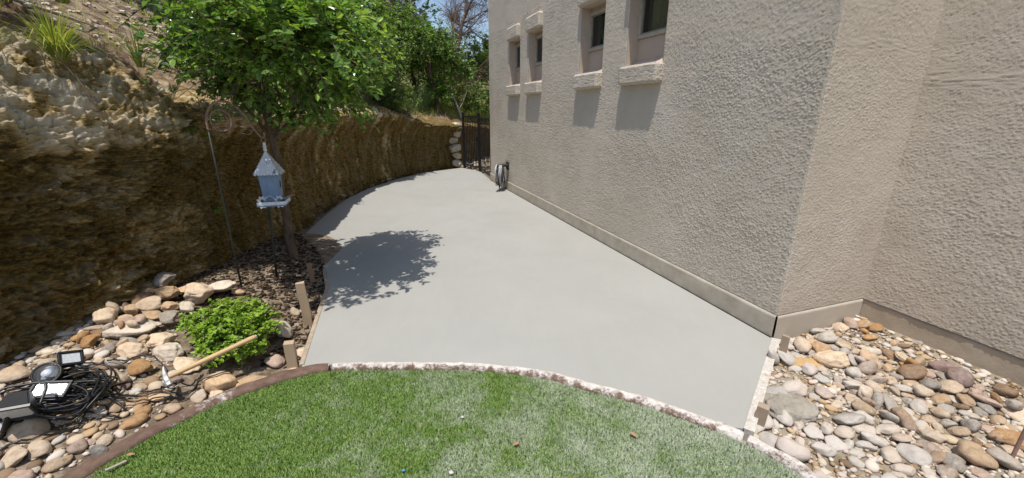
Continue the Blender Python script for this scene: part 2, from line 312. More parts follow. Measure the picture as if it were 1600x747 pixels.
# ------------------------------------------------------------------ stone positions (settled heap): kind, x, y, z, quaternion, scale
STONES = """L0 12 -2.934 2.676 0.161 0.969 0.103 -0.05 -0.22 0.198 0.198 0.198
L1 13 -2.635 2.561 0.138 0.973 -0.103 -0.0 0.204 0.348 0.348 0.348
L2 10 -2.452 2.341 0.109 0.97 -0.116 0.009 -0.214 0.235 0.235 0.235
L3 9 -2.382 2.455 0.103 0.993 0.016 -0.11 0.034 0.195 0.195 0.195
L4 10 -2.25 2.37 0.075 0.975 0.036 0.013 -0.218 0.242 0.242 0.242
L5 13 -2.081 2.291 0.038 0.968 0.002 0.121 -0.22 0.215 0.215 0.215
L6 10 -2.783 3.065 0.185 0.976 -0.068 -0.077 -0.194 0.236 0.236 0.236
L7 11 -2.958 3.247 0.221 0.979 0.024 0.042 -0.198 0.207 0.207 0.207
L8 13 -2.724 3.148 0.175 0.999 0.035 -0.031 0.025 0.161 0.161 0.161
L9 9 -2.555 3.077 0.18 0.999 0.016 0.03 -0.002 0.237 0.237 0.237
L10 13 -2.485 3.247 0.161 0.998 -0.016 -0.047 0.042 0.275 0.275 0.275
L11 12 -2.877 2.819 0.145 0.984 -0.044 -0.057 -0.161 0.14 0.14 0.14
L12 10 -2.741 2.75 0.125 0.993 -0.104 -0.049 -0.008 0.131 0.131 0.131
L13 11 -2.733 2.839 0.194 0.968 0.068 -0.038 0.24 0.196 0.196 0.196
L14 9 -2.613 2.849 0.169 0.993 -0.004 -0.084 -0.078 0.123 0.123 0.123
L15 12 -2.549 2.922 0.113 0.972 0.005 0.117 -0.206 0.151 0.151 0.151
L16 13 -2.622 2.722 0.169 0.991 0.027 0.092 -0.094 0.166 0.166 0.166
L17 11 -2.494 2.703 0.157 0.999 0.024 0.019 -0.022 0.159 0.159 0.159
L18 9 -2.893 2.954 0.154 0.99 0.111 0.003 0.082 0.203 0.203 0.203
L19 9 -2.97 3.088 0.164 0.996 0.059 -0.045 0.042 0.178 0.178 0.178
L20 12 -1.784 2.125 -0.0 0.995 -0.051 -0.033 0.083 0.212 0.212 0.212
L21 13 -1.6400000000000001 2.1820000000000004 -0.034 0.992 0.112 -0.03 0.059 0.277 0.277 0.277
L22 12 -1.749 2.0509999999999997 -0.029 0.976 -0.096 0.086 -0.175 0.124 0.124 0.124
L23 10 -1.765 1.951 -0.029 0.994 -0.025 0.104 0.001 0.139 0.139 0.139
L24 2 -2.065 2.15 0.029 0.981 -0.015 0.01 0.191 0.09 0.09 0.09
L25 6 -2.813 2.479 0.153 0.994 0.088 -0.059 -0.037 0.13 0.13 0.13
L26 11 -2.755 2.378 0.156 0.99 0.041 -0.036 -0.133 0.139 0.139 0.139
L27 13 -2.033 2.006 0.021 0.985 -0.089 -0.055 -0.138 0.154 0.154 0.154
L28 7 -1.902 1.924 -0.001 0.988 0.073 -0.088 -0.102 0.106 0.106 0.106
L29 2 -2.489 2.15 0.108 0.999 -0.019 -0.033 0.032 0.103 0.103 0.103
L30 2 -2.529 2.222 0.109 0.997 0.047 0.007 0.059 0.079 0.079 0.079
L31 0 -2.371 3.286 0.088 0.97 -0.031 0.088 0.224 0.11 0.11 0.11
L32 13 -2.264 2.215 0.069 0.98 -0.031 -0.019 -0.197 0.14 0.14 0.14
L33 6 -2.483 1.99 0.105 0.976 -0.123 -0.09 -0.155 0.104 0.104 0.104
L34 2 -2.32 1.761 0.076 0.976 -0.09 0.044 -0.194 0.109 0.109 0.109
L35 2 -2.223 1.832 0.06 0.992 0.003 0.112 0.055 0.105 0.105 0.105
L36 1 -2.245 1.571 0.062 0.979 0.097 0.012 -0.177 0.133 0.133 0.133
L37 4 -2.445 1.832 0.101 0.993 0.114 0.024 -0.016 0.113 0.113 0.113
L38 1 -2.01 1.611 0.013 0.988 0.089 0.121 -0.028 0.095 0.095 0.095
R0 10 2.172 2.417 -0.006 0.977 -0.02 -0.08 -0.197 0.235 0.235 0.235
R1 1 1.734 2.143 -0.031 0.985 -0.023 -0.052 0.162 0.188 0.188 0.188
R2 6 1.579 2.094 -0.035 0.969 -0.044 -0.108 0.216 0.185 0.185 0.185
R3 4 2.013 1.807 -0.035 0.997 0.007 -0.07 0.022 0.129 0.129 0.129
R4 5 2.744 2.793 0.028 0.967 -0.093 -0.017 0.236 0.133 0.133 0.133
R5 8 2.936 3.254 0.05 0.989 0.077 0.03 -0.122 0.14 0.14 0.14
r 3 2.902 2.058 0.027 0.645 0.012 -0.016 0.764 0.119 0.119 0.119
r 0 2.111 2.545 -0.04 0.41 0.009 0.031 -0.912 0.071 0.078 0.071
r 5 1.917 2.595 -0.038 0.157 0.037 0.017 0.987 0.115 0.1 0.095
r 6 1.987 2.259 -0.048 0.75 -0.012 -0.043 -0.66 0.117 0.122 0.115
r 6 2.03 2.058 -0.046 0.761 0.011 -0.035 0.648 0.118 0.129 0.1
r 2 2.336 2.504 -0.032 0.657 0.049 -0.009 -0.752 0.079 0.068 0.078
r 2 2.388 2.627 -0.016 0.988 0.083 -0.026 -0.127 0.12 0.118 0.097
r 8 2.277 2.455 -0.028 0.999 0.025 0.034 0.016 0.1 0.098 0.092
r 8 1.459 1.877 -0.063 0.689 0.049 0.0 -0.723 0.069 0.069 0.058
r 4 2.332 1.461 -0.029 0.067 -0.155 -0.427 0.888 0.106 0.114 0.108
r 3 2.133 1.582 -0.03 0.608 0.05 -0.048 -0.791 0.112 0.114 0.112
r 8 2.109 1.948 -0.046 0.052 0.051 -0.004 -0.997 0.071 0.067 0.064
r 8 1.965 1.9 -0.036 0.921 0.091 0.024 -0.378 0.114 0.114 0.106
r 8 1.502 1.738 -0.056 0.564 0.057 -0.001 -0.824 0.083 0.082 0.081
r 2 1.895 2.115 -0.044 0.661 0.01 0.02 0.75 0.13 0.112 0.127
r 2 2.59 2.028 -0.024 0.714 0.141 0.02 0.685 0.073 0.067 0.073
r 6 2.379 1.492 -0.038 0.519 0.007 -0.011 0.855 0.089 0.09 0.083
r 5 1.697 1.405 -0.046 0.925 0.016 0.066 -0.373 0.11 0.121 0.111
r 0 1.999 1.644 -0.037 0.463 -0.014 -0.013 0.886 0.139 0.152 0.122
r 0 2.344 2.045 -0.047 0.606 -0.038 -0.022 0.794 0.07 0.061 0.071
r 4 2.507 2.52 -0.011 0.943 0.181 -0.18 -0.215 0.12 0.124 0.115
r 8 2.582 2.462 -0.0 0.676 0.062 0.033 -0.733 0.116 0.12 0.109
r 4 2.065 1.862 -0.045 0.145 -0.101 -0.311 -0.934 0.098 0.083 0.098
r 0 2.371 1.789 -0.03 0.188 0.311 0.922 -0.134 0.093 0.093 0.089
r 8 2.693 2.367 0.013 0.227 0.156 -0.104 -0.956 0.109 0.1 0.1
r 7 2.197 1.612 -0.043 0.882 -0.039 0.181 0.434 0.062 0.068 0.055
r 4 1.812 1.701 -0.043 0.015 0.089 0.158 0.983 0.111 0.119 0.108
r 5 2.308 1.884 -0.039 0.439 -0.009 -0.015 0.898 0.085 0.08 0.071
r 0 1.357 1.754 -0.058 0.467 0.024 0.002 0.884 0.124 0.131 0.108
r 1 2.597 2.839 0.028 0.607 0.133 -0.149 -0.769 0.159 0.137 0.156
r 4 2.251 1.678 -0.047 0.908 0.173 -0.05 0.377 0.064 0.061 0.055
r 5 2.299 2.582 -0.019 0.953 -0.077 0.068 0.286 0.101 0.111 0.092
r 6 1.769 1.488 -0.05 0.712 0.0 -0.056 -0.7 0.132 0.125 0.13
r 8 2.334 2.131 -0.037 0.516 0.466 0.391 0.602 0.076 0.077 0.077
r 7 2.159 1.875 -0.027 0.72 0.149 0.12 -0.667 0.141 0.12 0.127
r 7 2.331 2.333 -0.015 0.046 -0.226 -0.03 0.973 0.133 0.115 0.132
r 4 2.379 1.849 -0.033 0.201 -0.058 -0.171 -0.963 0.112 0.11 0.106
r 3 2.639 2.75 0.013 0.805 0.095 0.223 0.541 0.094 0.081 0.085
r 6 2.184 1.693 -0.049 0.838 -0.017 -0.035 -0.544 0.095 0.089 0.085
r 2 1.662 1.88 -0.063 0.014 0.687 0.726 0.013 0.056 0.06 0.052
r 5 2.055 2.365 -0.045 0.032 -0.655 -0.748 -0.101 0.071 0.074 0.075
r 0 2.068 1.737 -0.045 0.494 -0.016 0.001 -0.869 0.086 0.075 0.071
r 7 2.457 1.881 -0.031 0.966 -0.024 0.131 0.221 0.068 0.058 0.061
r 5 1.985 1.542 -0.046 0.963 -0.003 0.064 -0.261 0.062 0.067 0.054
r 6 2.809 1.89 -0.009 0.964 0.058 -0.118 -0.233 0.17 0.179 0.142
r 1 1.877 1.633 -0.035 0.072 0.294 -0.947 -0.11 0.136 0.133 0.122
r 1 2.294 2.068 -0.05 0.27 -0.1 0.064 -0.956 0.071 0.078 0.061
r 3 2.632 1.923 -0.024 0.958 0.106 0.012 -0.267 0.076 0.079 0.077
r 3 1.82 2.084 -0.05 0.919 0.051 -0.04 -0.39 0.075 0.072 0.063
r 1 2.052 1.45 -0.033 0.629 -0.148 -0.032 -0.763 0.1 0.101 0.105
r 2 2.376 2.09 -0.042 0.882 -0.026 -0.027 -0.469 0.076 0.066 0.08
r 0 2.114 1.682 -0.038 0.619 0.012 -0.031 0.785 0.103 0.108 0.096
r 4 2.419 2.246 -0.036 0.309 0.125 0.113 0.936 0.075 0.071 0.065
r 5 2.434 1.684 -0.038 0.502 0.077 0.052 0.86 0.07 0.071 0.063
r 5 1.982 2.521 -0.045 0.009 0.175 -0.985 -0.006 0.085 0.088 0.071
r 3 1.411 1.675 -0.03 0.16 0.147 -0.022 0.976 0.17 0.157 0.172
r 3 2.548 2.269 0.002 0.091 0.083 -0.067 -0.99 0.17 0.171 0.162
r 8 1.578 1.688 -0.046 0.331 -0.049 0.029 0.942 0.117 0.125 0.114
r 4 2.183 2.644 -0.021 0.01 -0.311 -0.945 0.103 0.144 0.144 0.131
r 7 2.28 1.398 -0.004 0.439 -0.099 0.024 0.892 0.17 0.18 0.17
r 0 2.06 2.688 -0.034 0.344 -0.031 -0.023 0.938 0.097 0.098 0.079
r 2 1.951 2.428 -0.054 0.281 0.018 -0.027 -0.959 0.051 0.047 0.053
r 4 1.742 1.722 -0.05 0.868 -0.117 -0.106 0.47 0.074 0.076 0.076
r 8 2.382 2.243 -0.037 0.062 -0.26 -0.685 0.678 0.054 0.053 0.053
r 5 2.02 1.731 -0.017 0.976 -0.209 -0.048 0.025 0.089 0.092 0.081
r 8 2.481 2.348 -0.022 0.927 0.003 -0.022 0.375 0.107 0.1 0.087
r 4 1.895 2.012 -0.046 0.927 0.111 -0.035 0.358 0.099 0.099 0.084
r 4 2.622 2.671 0.007 0.212 -0.021 -0.098 -0.972 0.122 0.134 0.1
r 2 2.485 2.183 -0.031 0.952 0.01 -0.028 0.303 0.098 0.105 0.079
r 4 2.317 2.235 -0.034 0.001 0.094 0.488 -0.868 0.117 0.101 0.112
r 1 2.407 1.724 -0.041 0.836 -0.088 -0.101 0.532 0.066 0.069 0.06
r 4 2.771 2.28 0.026 0.228 -0.931 0.285 -0.03 0.17 0.172 0.165
r 8 2.203 2.238 -0.044 0.234 -0.399 -0.524 0.715 0.063 0.061 0.064
r 1 2.807 2.105 0.004 0.335 0.002 0.113 -0.935 0.085 0.084 0.071
r 6 2.666 2.812 0.038 0.733 0.104 -0.418 -0.526 0.151 0.133 0.129
r 4 1.689 1.615 -0.054 0.796 0.06 -0.159 -0.581 0.092 0.1 0.075
r 6 2.524 1.877 -0.038 0.916 -0.007 -0.042 -0.4 0.062 0.054 0.058
r 4 2.351 2.405 -0.009 0.282 0.105 -0.952 -0.06 0.143 0.127 0.114
r 5 2.27 2.511 -0.032 0.917 0.024 -0.03 -0.397 0.07 0.076 0.065
r 1 2.875 1.93 0.002 0.788 0.159 -0.119 -0.583 0.071 0.067 0.064
r 7 2.469 1.82 -0.017 0.95 -0.01 0.133 0.283 0.124 0.11 0.118
r 8 2.498 2.017 -0.015 0.126 0.088 -0.004 -0.988 0.135 0.14 0.114
r 3 1.521 1.906 -0.045 0.637 0.065 -0.059 -0.766 0.125 0.114 0.123
r 2 2.501 1.656 -0.033 0.915 -0.039 0.036 0.399 0.106 0.116 0.106
r 6 1.681 1.767 -0.062 0.072 -0.97 0.232 -0.002 0.064 0.066 0.06
r 6 2.557 1.806 -0.037 0.165 0.036 -0.031 0.985 0.088 0.094 0.085
r 2 2.146 1.457 -0.042 0.042 0.042 0.102 0.993 0.077 0.07 0.07
r 0 2.725 2.874 0.022 0.214 0.054 0.077 -0.972 0.06 0.057 0.055
r 5 2.303 2.415 -0.018 0.049 -0.725 0.552 0.41 0.098 0.096 0.088
r 4 2.102 2.501 -0.04 0.131 0.032 0.452 -0.882 0.089 0.084 0.072
r 6 2.699 2.102 -0.012 0.072 -0.116 0.092 0.986 0.072 0.078 0.067
r 2 2.556 1.908 -0.027 0.146 0.064 0.098 0.982 0.1 0.094 0.096
r 4 1.869 2.043 -0.053 0.086 -0.081 -0.179 -0.977 0.058 0.06 0.057
r 1 2.042 2.3 -0.042 0.967 0.097 0.186 0.142 0.08 0.081 0.071
r 2 1.557 1.431 -0.056 0.556 0.024 -0.039 -0.83 0.119 0.108 0.107
r 1 2.196 1.309 -0.032 0.35 0.882 0.316 0.016 0.106 0.097 0.091
r 0 2.343 1.985 -0.03 0.874 0.136 -0.099 0.457 0.111 0.099 0.098
r 0 2.248 1.833 -0.046 0.802 0.008 -0.027 -0.597 0.074 0.063 0.06
r 8 1.703 1.829 -0.044 0.89 -0.013 0.035 0.455 0.109 0.107 0.112
r 3 2.014 1.974 -0.028 0.505 0.081 0.006 0.859 0.129 0.13 0.128
r 4 2.456 2.269 -0.032 0.846 0.101 -0.191 -0.487 0.098 0.086 0.08
r 1 2.454 1.738 -0.042 0.903 0.123 -0.083 0.403 0.055 0.05 0.053
r 4 2.573 1.629 -0.021 0.921 0.002 0.085 -0.379 0.1 0.09 0.081
r 6 2.35 2.569 0.006 0.094 -0.066 -0.993 0.04 0.122 0.118 0.098
r 4 2.594 2.364 -0.016 0.706 0.07 -0.046 0.704 0.071 0.077 0.058
r 2 2.707 2.212 0.002 0.99 0.133 -0.04 0.006 0.088 0.096 0.089
r 7 2.799 1.919 0.034 0.976 -0.066 0.092 0.185 0.091 0.099 0.091
r 6 1.89 1.815 -0.044 0.998 -0.006 -0.058 -0.039 0.132 0.132 0.135
r 0 1.779 1.807 -0.047 0.896 -0.04 -0.003 0.442 0.122 0.113 0.102
r 8 2.409 2.526 -0.018 0.988 0.126 0.032 0.082 0.096 0.095 0.096
r 0 2.67 1.871 -0.026 0.512 0.109 -0.24 -0.818 0.078 0.082 0.072
r 3 2.405 1.927 -0.026 0.636 0.017 0.042 0.771 0.102 0.089 0.102
r 1 2.291 2.72 -0.011 0.959 0.128 -0.126 0.219 0.085 0.075 0.081
r 1 2.44 2.735 -0.008 0.955 0.11 -0.117 0.248 0.064 0.068 0.061
r 2 2.016 1.356 -0.042 0.958 0.027 -0.043 -0.282 0.096 0.091 0.083
r 1 2.303 2.492 0.005 0.915 -0.14 0.008 0.377 0.125 0.11 0.123
r 4 2.522 2.455 -0.022 0.927 0.138 -0.198 -0.289 0.071 0.067 0.064
r 1 2.569 1.725 -0.014 0.992 -0.087 -0.058 -0.073 0.17 0.184 0.152
r 5 1.898 1.469 -0.048 0.92 -0.057 0.009 0.388 0.07 0.064 0.057
r 3 2.271 1.603 -0.01 0.918 0.019 0.099 -0.383 0.17 0.168 0.171
r 6 2.152 1.508 -0.039 0.774 0.058 0.204 0.596 0.08 0.074 0.082
r 2 1.617 1.806 -0.055 0.806 0.018 0.005 0.591 0.126 0.111 0.106
r 3 2.567 1.973 -0.022 0.489 -0.006 0.152 0.859 0.083 0.083 0.071
r 1 2.032 2.186 -0.045 0.768 -0.004 -0.142 -0.624 0.091 0.085 0.078
r 7 1.939 2.06 -0.038 0.332 0.04 0.888 -0.317 0.05 0.049 0.049
r 6 2.411 2.009 -0.041 0.736 0.017 -0.075 -0.672 0.084 0.09 0.079
r 8 2.199 1.757 -0.035 0.204 -0.374 -0.625 0.654 0.12 0.103 0.126
r 5 2.093 2.117 -0.041 0.215 -0.023 -0.054 -0.975 0.086 0.079 0.078
r 2 1.319 1.84 -0.055 0.955 0.179 -0.232 -0.044 0.096 0.092 0.087
r 0 2.519 2.824 0.009 0.853 0.179 -0.205 -0.445 0.114 0.115 0.098
r 8 1.868 1.556 -0.04 0.116 -0.047 0.016 0.992 0.105 0.113 0.086
r 4 2.328 2.775 -0.003 0.091 -0.058 -0.18 -0.978 0.159 0.145 0.131
r 7 2.372 2.284 -0.036 0.991 0.014 -0.044 0.126 0.056 0.061 0.049
r 1 2.176 1.375 -0.031 0.87 -0.048 -0.11 -0.479 0.113 0.114 0.101
r 2 1.879 2.453 -0.018 0.203 -0.944 -0.127 0.229 0.17 0.162 0.164
r 6 2.538 2.394 -0.014 0.182 -0.115 -0.145 -0.966 0.091 0.095 0.086
r 6 2.192 2.556 -0.018 0.343 0.044 -0.222 0.912 0.156 0.166 0.152
r 8 2.386 2.206 -0.032 0.987 -0.037 0.013 0.158 0.088 0.081 0.074
r 6 2.467 1.955 -0.026 0.957 0.279 -0.073 0.012 0.098 0.093 0.087
r 6 2.692 2.036 -0.022 0.345 0.022 -0.052 0.937 0.069 0.07 0.071
r 8 1.965 2.353 -0.033 0.885 -0.012 0.026 0.464 0.158 0.164 0.13
r 3 2.621 2.003 -0.004 0.255 -0.153 0.122 -0.947 0.118 0.112 0.096
r 6 2.628 2.411 0.01 0.026 -0.175 0.136 -0.975 0.133 0.141 0.126
r 2 2.456 1.493 -0.027 0.665 0.005 -0.075 -0.743 0.113 0.112 0.102
r 0 1.388 1.905 -0.052 0.737 -0.012 -0.02 0.675 0.148 0.149 0.143
r 0 2.585 2.726 -0.0 0.151 -0.017 -0.036 0.988 0.063 0.054 0.064
r 7 1.88 2.363 -0.046 0.015 -0.294 -0.896 0.333 0.078 0.067 0.079
r 5 2.057 1.689 -0.03 0.464 -0.042 0.501 0.73 0.05 0.048 0.041
r 0 1.775 1.348 -0.054 0.915 -0.019 -0.024 0.402 0.083 0.076 0.067
r 7 2.069 2.589 -0.008 0.6 0.246 -0.172 -0.741 0.134 0.142 0.134
r 4 2.363 1.397 -0.031 0.395 0.1 0.071 0.91 0.093 0.093 0.085
r 0 2.767 2.18 0.033 0.906 0.32 -0.031 0.276 0.161 0.163 0.152
r 4 2.069 2.005 -0.017 0.412 0.491 0.644 0.417 0.086 0.075 0.075
r 5 2.578 2.181 -0.023 0.968 0.03 -0.111 -0.224 0.074 0.079 0.06
r 3 1.471 1.549 -0.062 0.843 0.039 0.017 0.536 0.071 0.073 0.058
r 2 1.93 1.74 -0.051 0.027 0.787 0.616 0.024 0.068 0.067 0.058
r 0 2.64 2.114 0.002 0.423 0.064 -0.21 -0.879 0.142 0.152 0.135
r 5 2.384 1.603 -0.014 0.394 0.116 0.06 0.91 0.145 0.149 0.143
r 4 2.19 2.0 -0.033 0.771 0.189 0.021 0.608 0.164 0.147 0.138
r 0 2.69 1.95 -0.017 0.641 0.179 0.051 0.745 0.093 0.091 0.085
r 2 2.729 1.988 0.005 0.182 0.165 0.141 0.959 0.138 0.14 0.115
r 8 1.579 1.866 -0.055 0.908 0.005 0.032 0.418 0.101 0.088 0.081
r 0 2.299 1.82 -0.036 0.694 0.204 0.112 -0.681 0.068 0.064 0.056
r 2 2.694 2.273 -0.003 0.929 0.084 -0.077 -0.353 0.064 0.059 0.054
r 3 1.999 2.107 -0.04 0.872 -0.419 -0.084 0.237 0.064 0.056 0.053
r 2 1.67 1.724 -0.051 0.961 0.147 -0.082 -0.22 0.111 0.113 0.093
r 6 2.214 1.531 -0.04 0.833 -0.002 0.058 0.55 0.114 0.122 0.093
r 8 2.747 2.064 -0.0 0.989 0.135 0.013 0.056 0.093 0.089 0.097
r 5 2.643 2.246 -0.007 0.708 0.133 -0.038 -0.692 0.075 0.073 0.072
r 6 2.684 1.825 -0.036 0.856 -0.006 -0.056 0.514 0.082 0.077 0.071
r 1 2.229 2.154 -0.033 0.076 0.445 -0.886 -0.101 0.141 0.15 0.137
r 7 2.292 2.655 0.014 0.289 0.04 -0.202 -0.935 0.156 0.166 0.141
r 2 1.739 1.666 -0.053 0.061 0.02 -0.046 -0.997 0.078 0.074 0.079
r 1 1.778 2.448 -0.005 0.262 -0.836 -0.003 0.481 0.164 0.149 0.152
r 3 2.052 1.536 -0.036 0.258 0.026 -0.067 -0.964 0.101 0.093 0.086
r 8 2.728 2.595 0.009 0.288 0.089 -0.018 -0.953 0.087 0.085 0.07
r 3 2.549 2.145 0.005 0.731 -0.19 -0.067 0.652 0.115 0.123 0.11
r 5 2.093 1.897 -0.027 0.541 0.128 0.39 0.734 0.102 0.095 0.091
r 1 2.863 2.567 0.026 0.965 0.066 -0.171 -0.19 0.071 0.069 0.062
r 5 2.448 2.465 -0.013 0.923 0.142 -0.066 0.35 0.116 0.121 0.116
r 8 1.867 1.737 -0.03 0.123 -0.334 -0.93 0.092 0.122 0.126 0.108
r 6 2.94 1.96 0.01 0.036 -0.998 -0.049 -0.031 0.111 0.11 0.097
r 3 1.838 1.482 -0.049 0.004 -0.029 0.058 0.998 0.064 0.055 0.058
r 2 1.992 2.634 -0.033 0.503 0.071 0.041 0.861 0.141 0.12 0.122
r 6 2.154 2.223 -0.038 0.181 0.819 -0.544 -0.008 0.116 0.121 0.095
r 2 1.853 1.878 -0.027 0.976 -0.195 -0.087 0.035 0.17 0.148 0.143
r 5 2.398 2.138 -0.027 0.984 -0.128 0.062 -0.105 0.104 0.095 0.1
r 8 2.62 2.343 0.016 0.882 -0.323 0.332 0.091 0.105 0.096 0.097
r 3 2.225 2.308 -0.027 0.893 0.059 -0.017 0.446 0.12 0.114 0.125
r 3 2.42 2.376 -0.024 0.045 -0.489 0.862 0.127 0.098 0.094 0.1
r 3 2.097 1.374 -0.028 0.47 0.05 -0.073 -0.878 0.11 0.109 0.099
r 3 1.699 1.489 -0.052 0.866 0.119 -0.033 -0.485 0.077 0.073 0.068
r 0 2.963 1.888 0.012 0.125 0.078 0.028 -0.989 0.086 0.083 0.088
r 5 2.099 2.169 -0.028 0.003 -0.404 -0.881 0.244 0.123 0.106 0.122
r 7 2.069 2.24 -0.045 0.552 0.158 0.095 -0.813 0.071 0.072 0.058
r 1 2.131 2.017 -0.022 0.594 0.678 0.106 0.419 0.139 0.122 0.128
r 7 2.796 2.004 0.008 0.591 -0.206 -0.751 0.21 0.071 0.077 0.058
r 4 1.823 1.534 -0.052 0.966 0.156 -0.159 -0.13 0.062 0.062 0.061
r 6 2.085 1.615 -0.026 0.048 0.377 -0.184 -0.906 0.087 0.092 0.089
r 5 2.099 2.068 -0.009 0.394 0.065 0.512 -0.76 0.114 0.11 0.108
r 6 1.965 2.068 -0.054 0.653 -0.006 -0.047 -0.756 0.067 0.063 0.055
r 3 2.475 2.095 -0.013 0.995 0.042 0.017 -0.092 0.118 0.116 0.119
r 6 2.124 2.278 -0.054 0.026 0.046 -0.012 0.999 0.067 0.059 0.056
r 6 2.993 2.028 0.017 0.743 0.025 -0.073 -0.665 0.093 0.086 0.085
r 5 1.638 1.966 -0.05 0.993 0.021 -0.043 0.104 0.094 0.093 0.094
l 5 -2.78 2.296 0.139 0.025 0.065 0.012 0.998 0.069 0.063 0.06
l 4 -2.01 1.806 0.015 0.82 0.241 0.092 0.51 0.132 0.123 0.118
l 7 -2.491 2.48 0.102 0.847 0.072 0.226 -0.475 0.078 0.074 0.073
l 6 -1.68 2.181 -0.048 0.455 -0.088 0.005 -0.886 0.083 0.079 0.076
l 0 -1.497 2.58 -0.057 0.755 -0.032 0.026 -0.654 0.116 0.123 0.099
l 0 -1.635 2.266 -0.05 0.927 0.007 0.042 0.372 0.077 0.069 0.072
l 0 -2.102 1.661 0.019 0.175 -0.104 0.023 -0.979 0.054 0.05 0.046
l 5 -2.897 2.441 0.148 0.408 -0.088 -0.041 0.908 0.098 0.088 0.1
l 4 -2.313 1.882 0.069 0.981 0.182 0.016 0.058 0.09 0.082 0.082
l 3 -2.169 1.884 0.048 0.877 0.013 0.06 -0.477 0.1 0.086 0.091
l 7 -1.867 2.193 0.0 0.453 -0.102 0.018 -0.885 0.101 0.091 0.099
l 7 -2.954 2.765 0.204 0.436 0.048 -0.888 0.135 0.108 0.094 0.108
l 5 -1.461 2.373 -0.061 0.743 -0.05 0.062 0.665 0.075 0.077 0.073
l 2 -2.299 1.518 0.07 0.341 0.036 -0.206 0.917 0.124 0.125 0.106
l 1 -2.716 1.748 0.124 0.87 -0.172 0.039 -0.46 0.111 0.1 0.097
l 3 -2.848 2.032 0.151 0.993 0.073 0.058 0.071 0.155 0.154 0.135
l 1 -2.623 2.068 0.11 0.93 0.15 0.048 0.332 0.075 0.078 0.066
l 1 -2.254 1.924 0.055 0.981 0.033 0.178 0.077 0.053 0.05 0.051
l 4 -2.572 2.449 0.112 0.023 -0.149 -0.164 -0.975 0.136 0.12 0.112
l 6 -2.288 2.106 0.063 0.65 -0.09 0.039 -0.754 0.079 0.078 0.083
l 4 -2.89 2.602 0.137 0.938 -0.177 0.101 -0.279 0.067 0.073 0.06
l 8 -3.003 2.455 0.131 0.996 0.062 -0.009 -0.066 0.071 0.073 0.058
l 5 -1.614 2.439 -0.033 0.266 0.085 0.029 0.96 0.146 0.128 0.145
l 2 -3.823 2.7 0.119 0.411 0.007 0.004 0.912 0.059 0.053 0.053
l 3 -2.403 2.094 0.099 0.554 -0.087 -0.005 -0.828 0.123 0.131 0.1
l 7 -2.801 2.549 0.155 0.819 -0.26 -0.509 0.051 0.077 0.082 0.077
l 0 -2.925 1.909 0.131 0.392 -0.681 0.618 -0.019 0.066 0.062 0.066
l 6 -1.842 2.04 -0.007 0.301 -0.884 0.336 0.125 0.112 0.117 0.09
l 5 -2.176 2.048 0.046 0.984 -0.018 0.176 -0.017 0.077 0.073 0.071
l 0 -2.53 2.182 0.126 0.888 0.06 -0.101 0.444 0.073 0.069 0.074
l 1 -2.797 2.156 0.144 0.102 0.98 -0.172 -0.023 0.117 0.128 0.115
l 4 -2.523 2.098 0.1 0.171 -0.142 -0.443 0.869 0.076 0.072 0.074
l 8 -2.382 1.784 0.107 0.269 0.249 -0.368 -0.855 0.148 0.14 0.13
l 0 -2.915 2.293 0.135 0.524 0.089 -0.043 -0.846 0.05 0.048 0.052
l 8 -2.969 2.15 0.134 0.315 -0.091 0.023 0.944 0.108 0.097 0.095
l 6 -2.648 1.985 0.105 0.903 -0.011 -0.001 -0.429 0.065 0.061 0.065
l 6 -2.692 2.175 0.126 0.32 -0.09 0.041 -0.942 0.149 0.154 0.129
l 0 -2.64 2.427 0.113 0.296 0.066 0.056 0.951 0.05 0.049 0.049
l 6 -2.938 2.525 0.139 0.066 -0.623 0.779 0.007 0.099 0.094 0.103
l 4 -2.83 2.881 0.146 0.004 0.446 -0.196 0.873 0.089 0.079 0.079
l 2 -2.229 1.888 0.076 0.855 -0.293 -0.184 -0.387 0.091 0.08 0.088
l 8 -2.183 1.592 0.034 0.416 -0.017 0.051 -0.908 0.05 0.046 0.043
l 4 -2.606 2.529 0.205 0.965 0.257 0.029 -0.037 0.093 0.091 0.097
l 5 -2.266 2.031 0.065 0.822 -0.052 0.046 -0.565 0.085 0.093 0.079
l 7 -2.837 2.415 0.167 0.216 0.624 -0.346 -0.666 0.092 0.083 0.088
l 5 -2.774 1.781 0.117 0.931 0.038 0.126 -0.339 0.054 0.05 0.044
l 2 -2.956 2.869 0.158 0.809 0.023 0.534 0.243 0.08 0.085 0.075
l 1 -1.781 2.626 -0.028 0.158 0.985 -0.047 -0.043 0.083 0.075 0.078
l 5 -4.615 3.299 0.143 0.977 -0.048 0.078 0.192 0.088 0.082 0.082
l 7 -1.79 2.86 -0.007 0.476 -0.024 0.156 0.865 0.129 0.135 0.122
l 3 -2.322 1.953 0.088 0.026 -0.949 -0.253 0.188 0.144 0.122 0.135
l 0 -2.118 1.527 0.027 0.82 0.057 0.05 0.567 0.112 0.096 0.091
l 0 -2.081 1.945 0.025 0.232 -0.853 0.421 0.204 0.072 0.071 0.061
l 1 -2.869 2.538 0.159 0.849 -0.266 0.03 0.455 0.124 0.125 0.102
l 3 -2.709 2.09 0.125 0.05 0.05 0.044 0.997 0.091 0.078 0.075
l 3 -2.364 2.011 0.082 0.966 0.056 0.09 -0.236 0.076 0.082 0.075
l 3 -2.788 1.909 0.128 0.836 0.009 -0.005 -0.549 0.059 0.063 0.058
l 7 -2.657 2.385 0.13 0.957 0.003 0.26 -0.128 0.074 0.066 0.069
l 4 -2.971 1.937 0.128 0.612 0.054 -0.209 -0.761 0.117 0.122 0.101
l 2 -3.015 2.083 0.116 0.855 0.004 -0.028 0.518 0.052 0.056 0.045
l 1 -2.592 1.741 0.116 0.646 -0.056 -0.064 -0.758 0.13 0.14 0.109
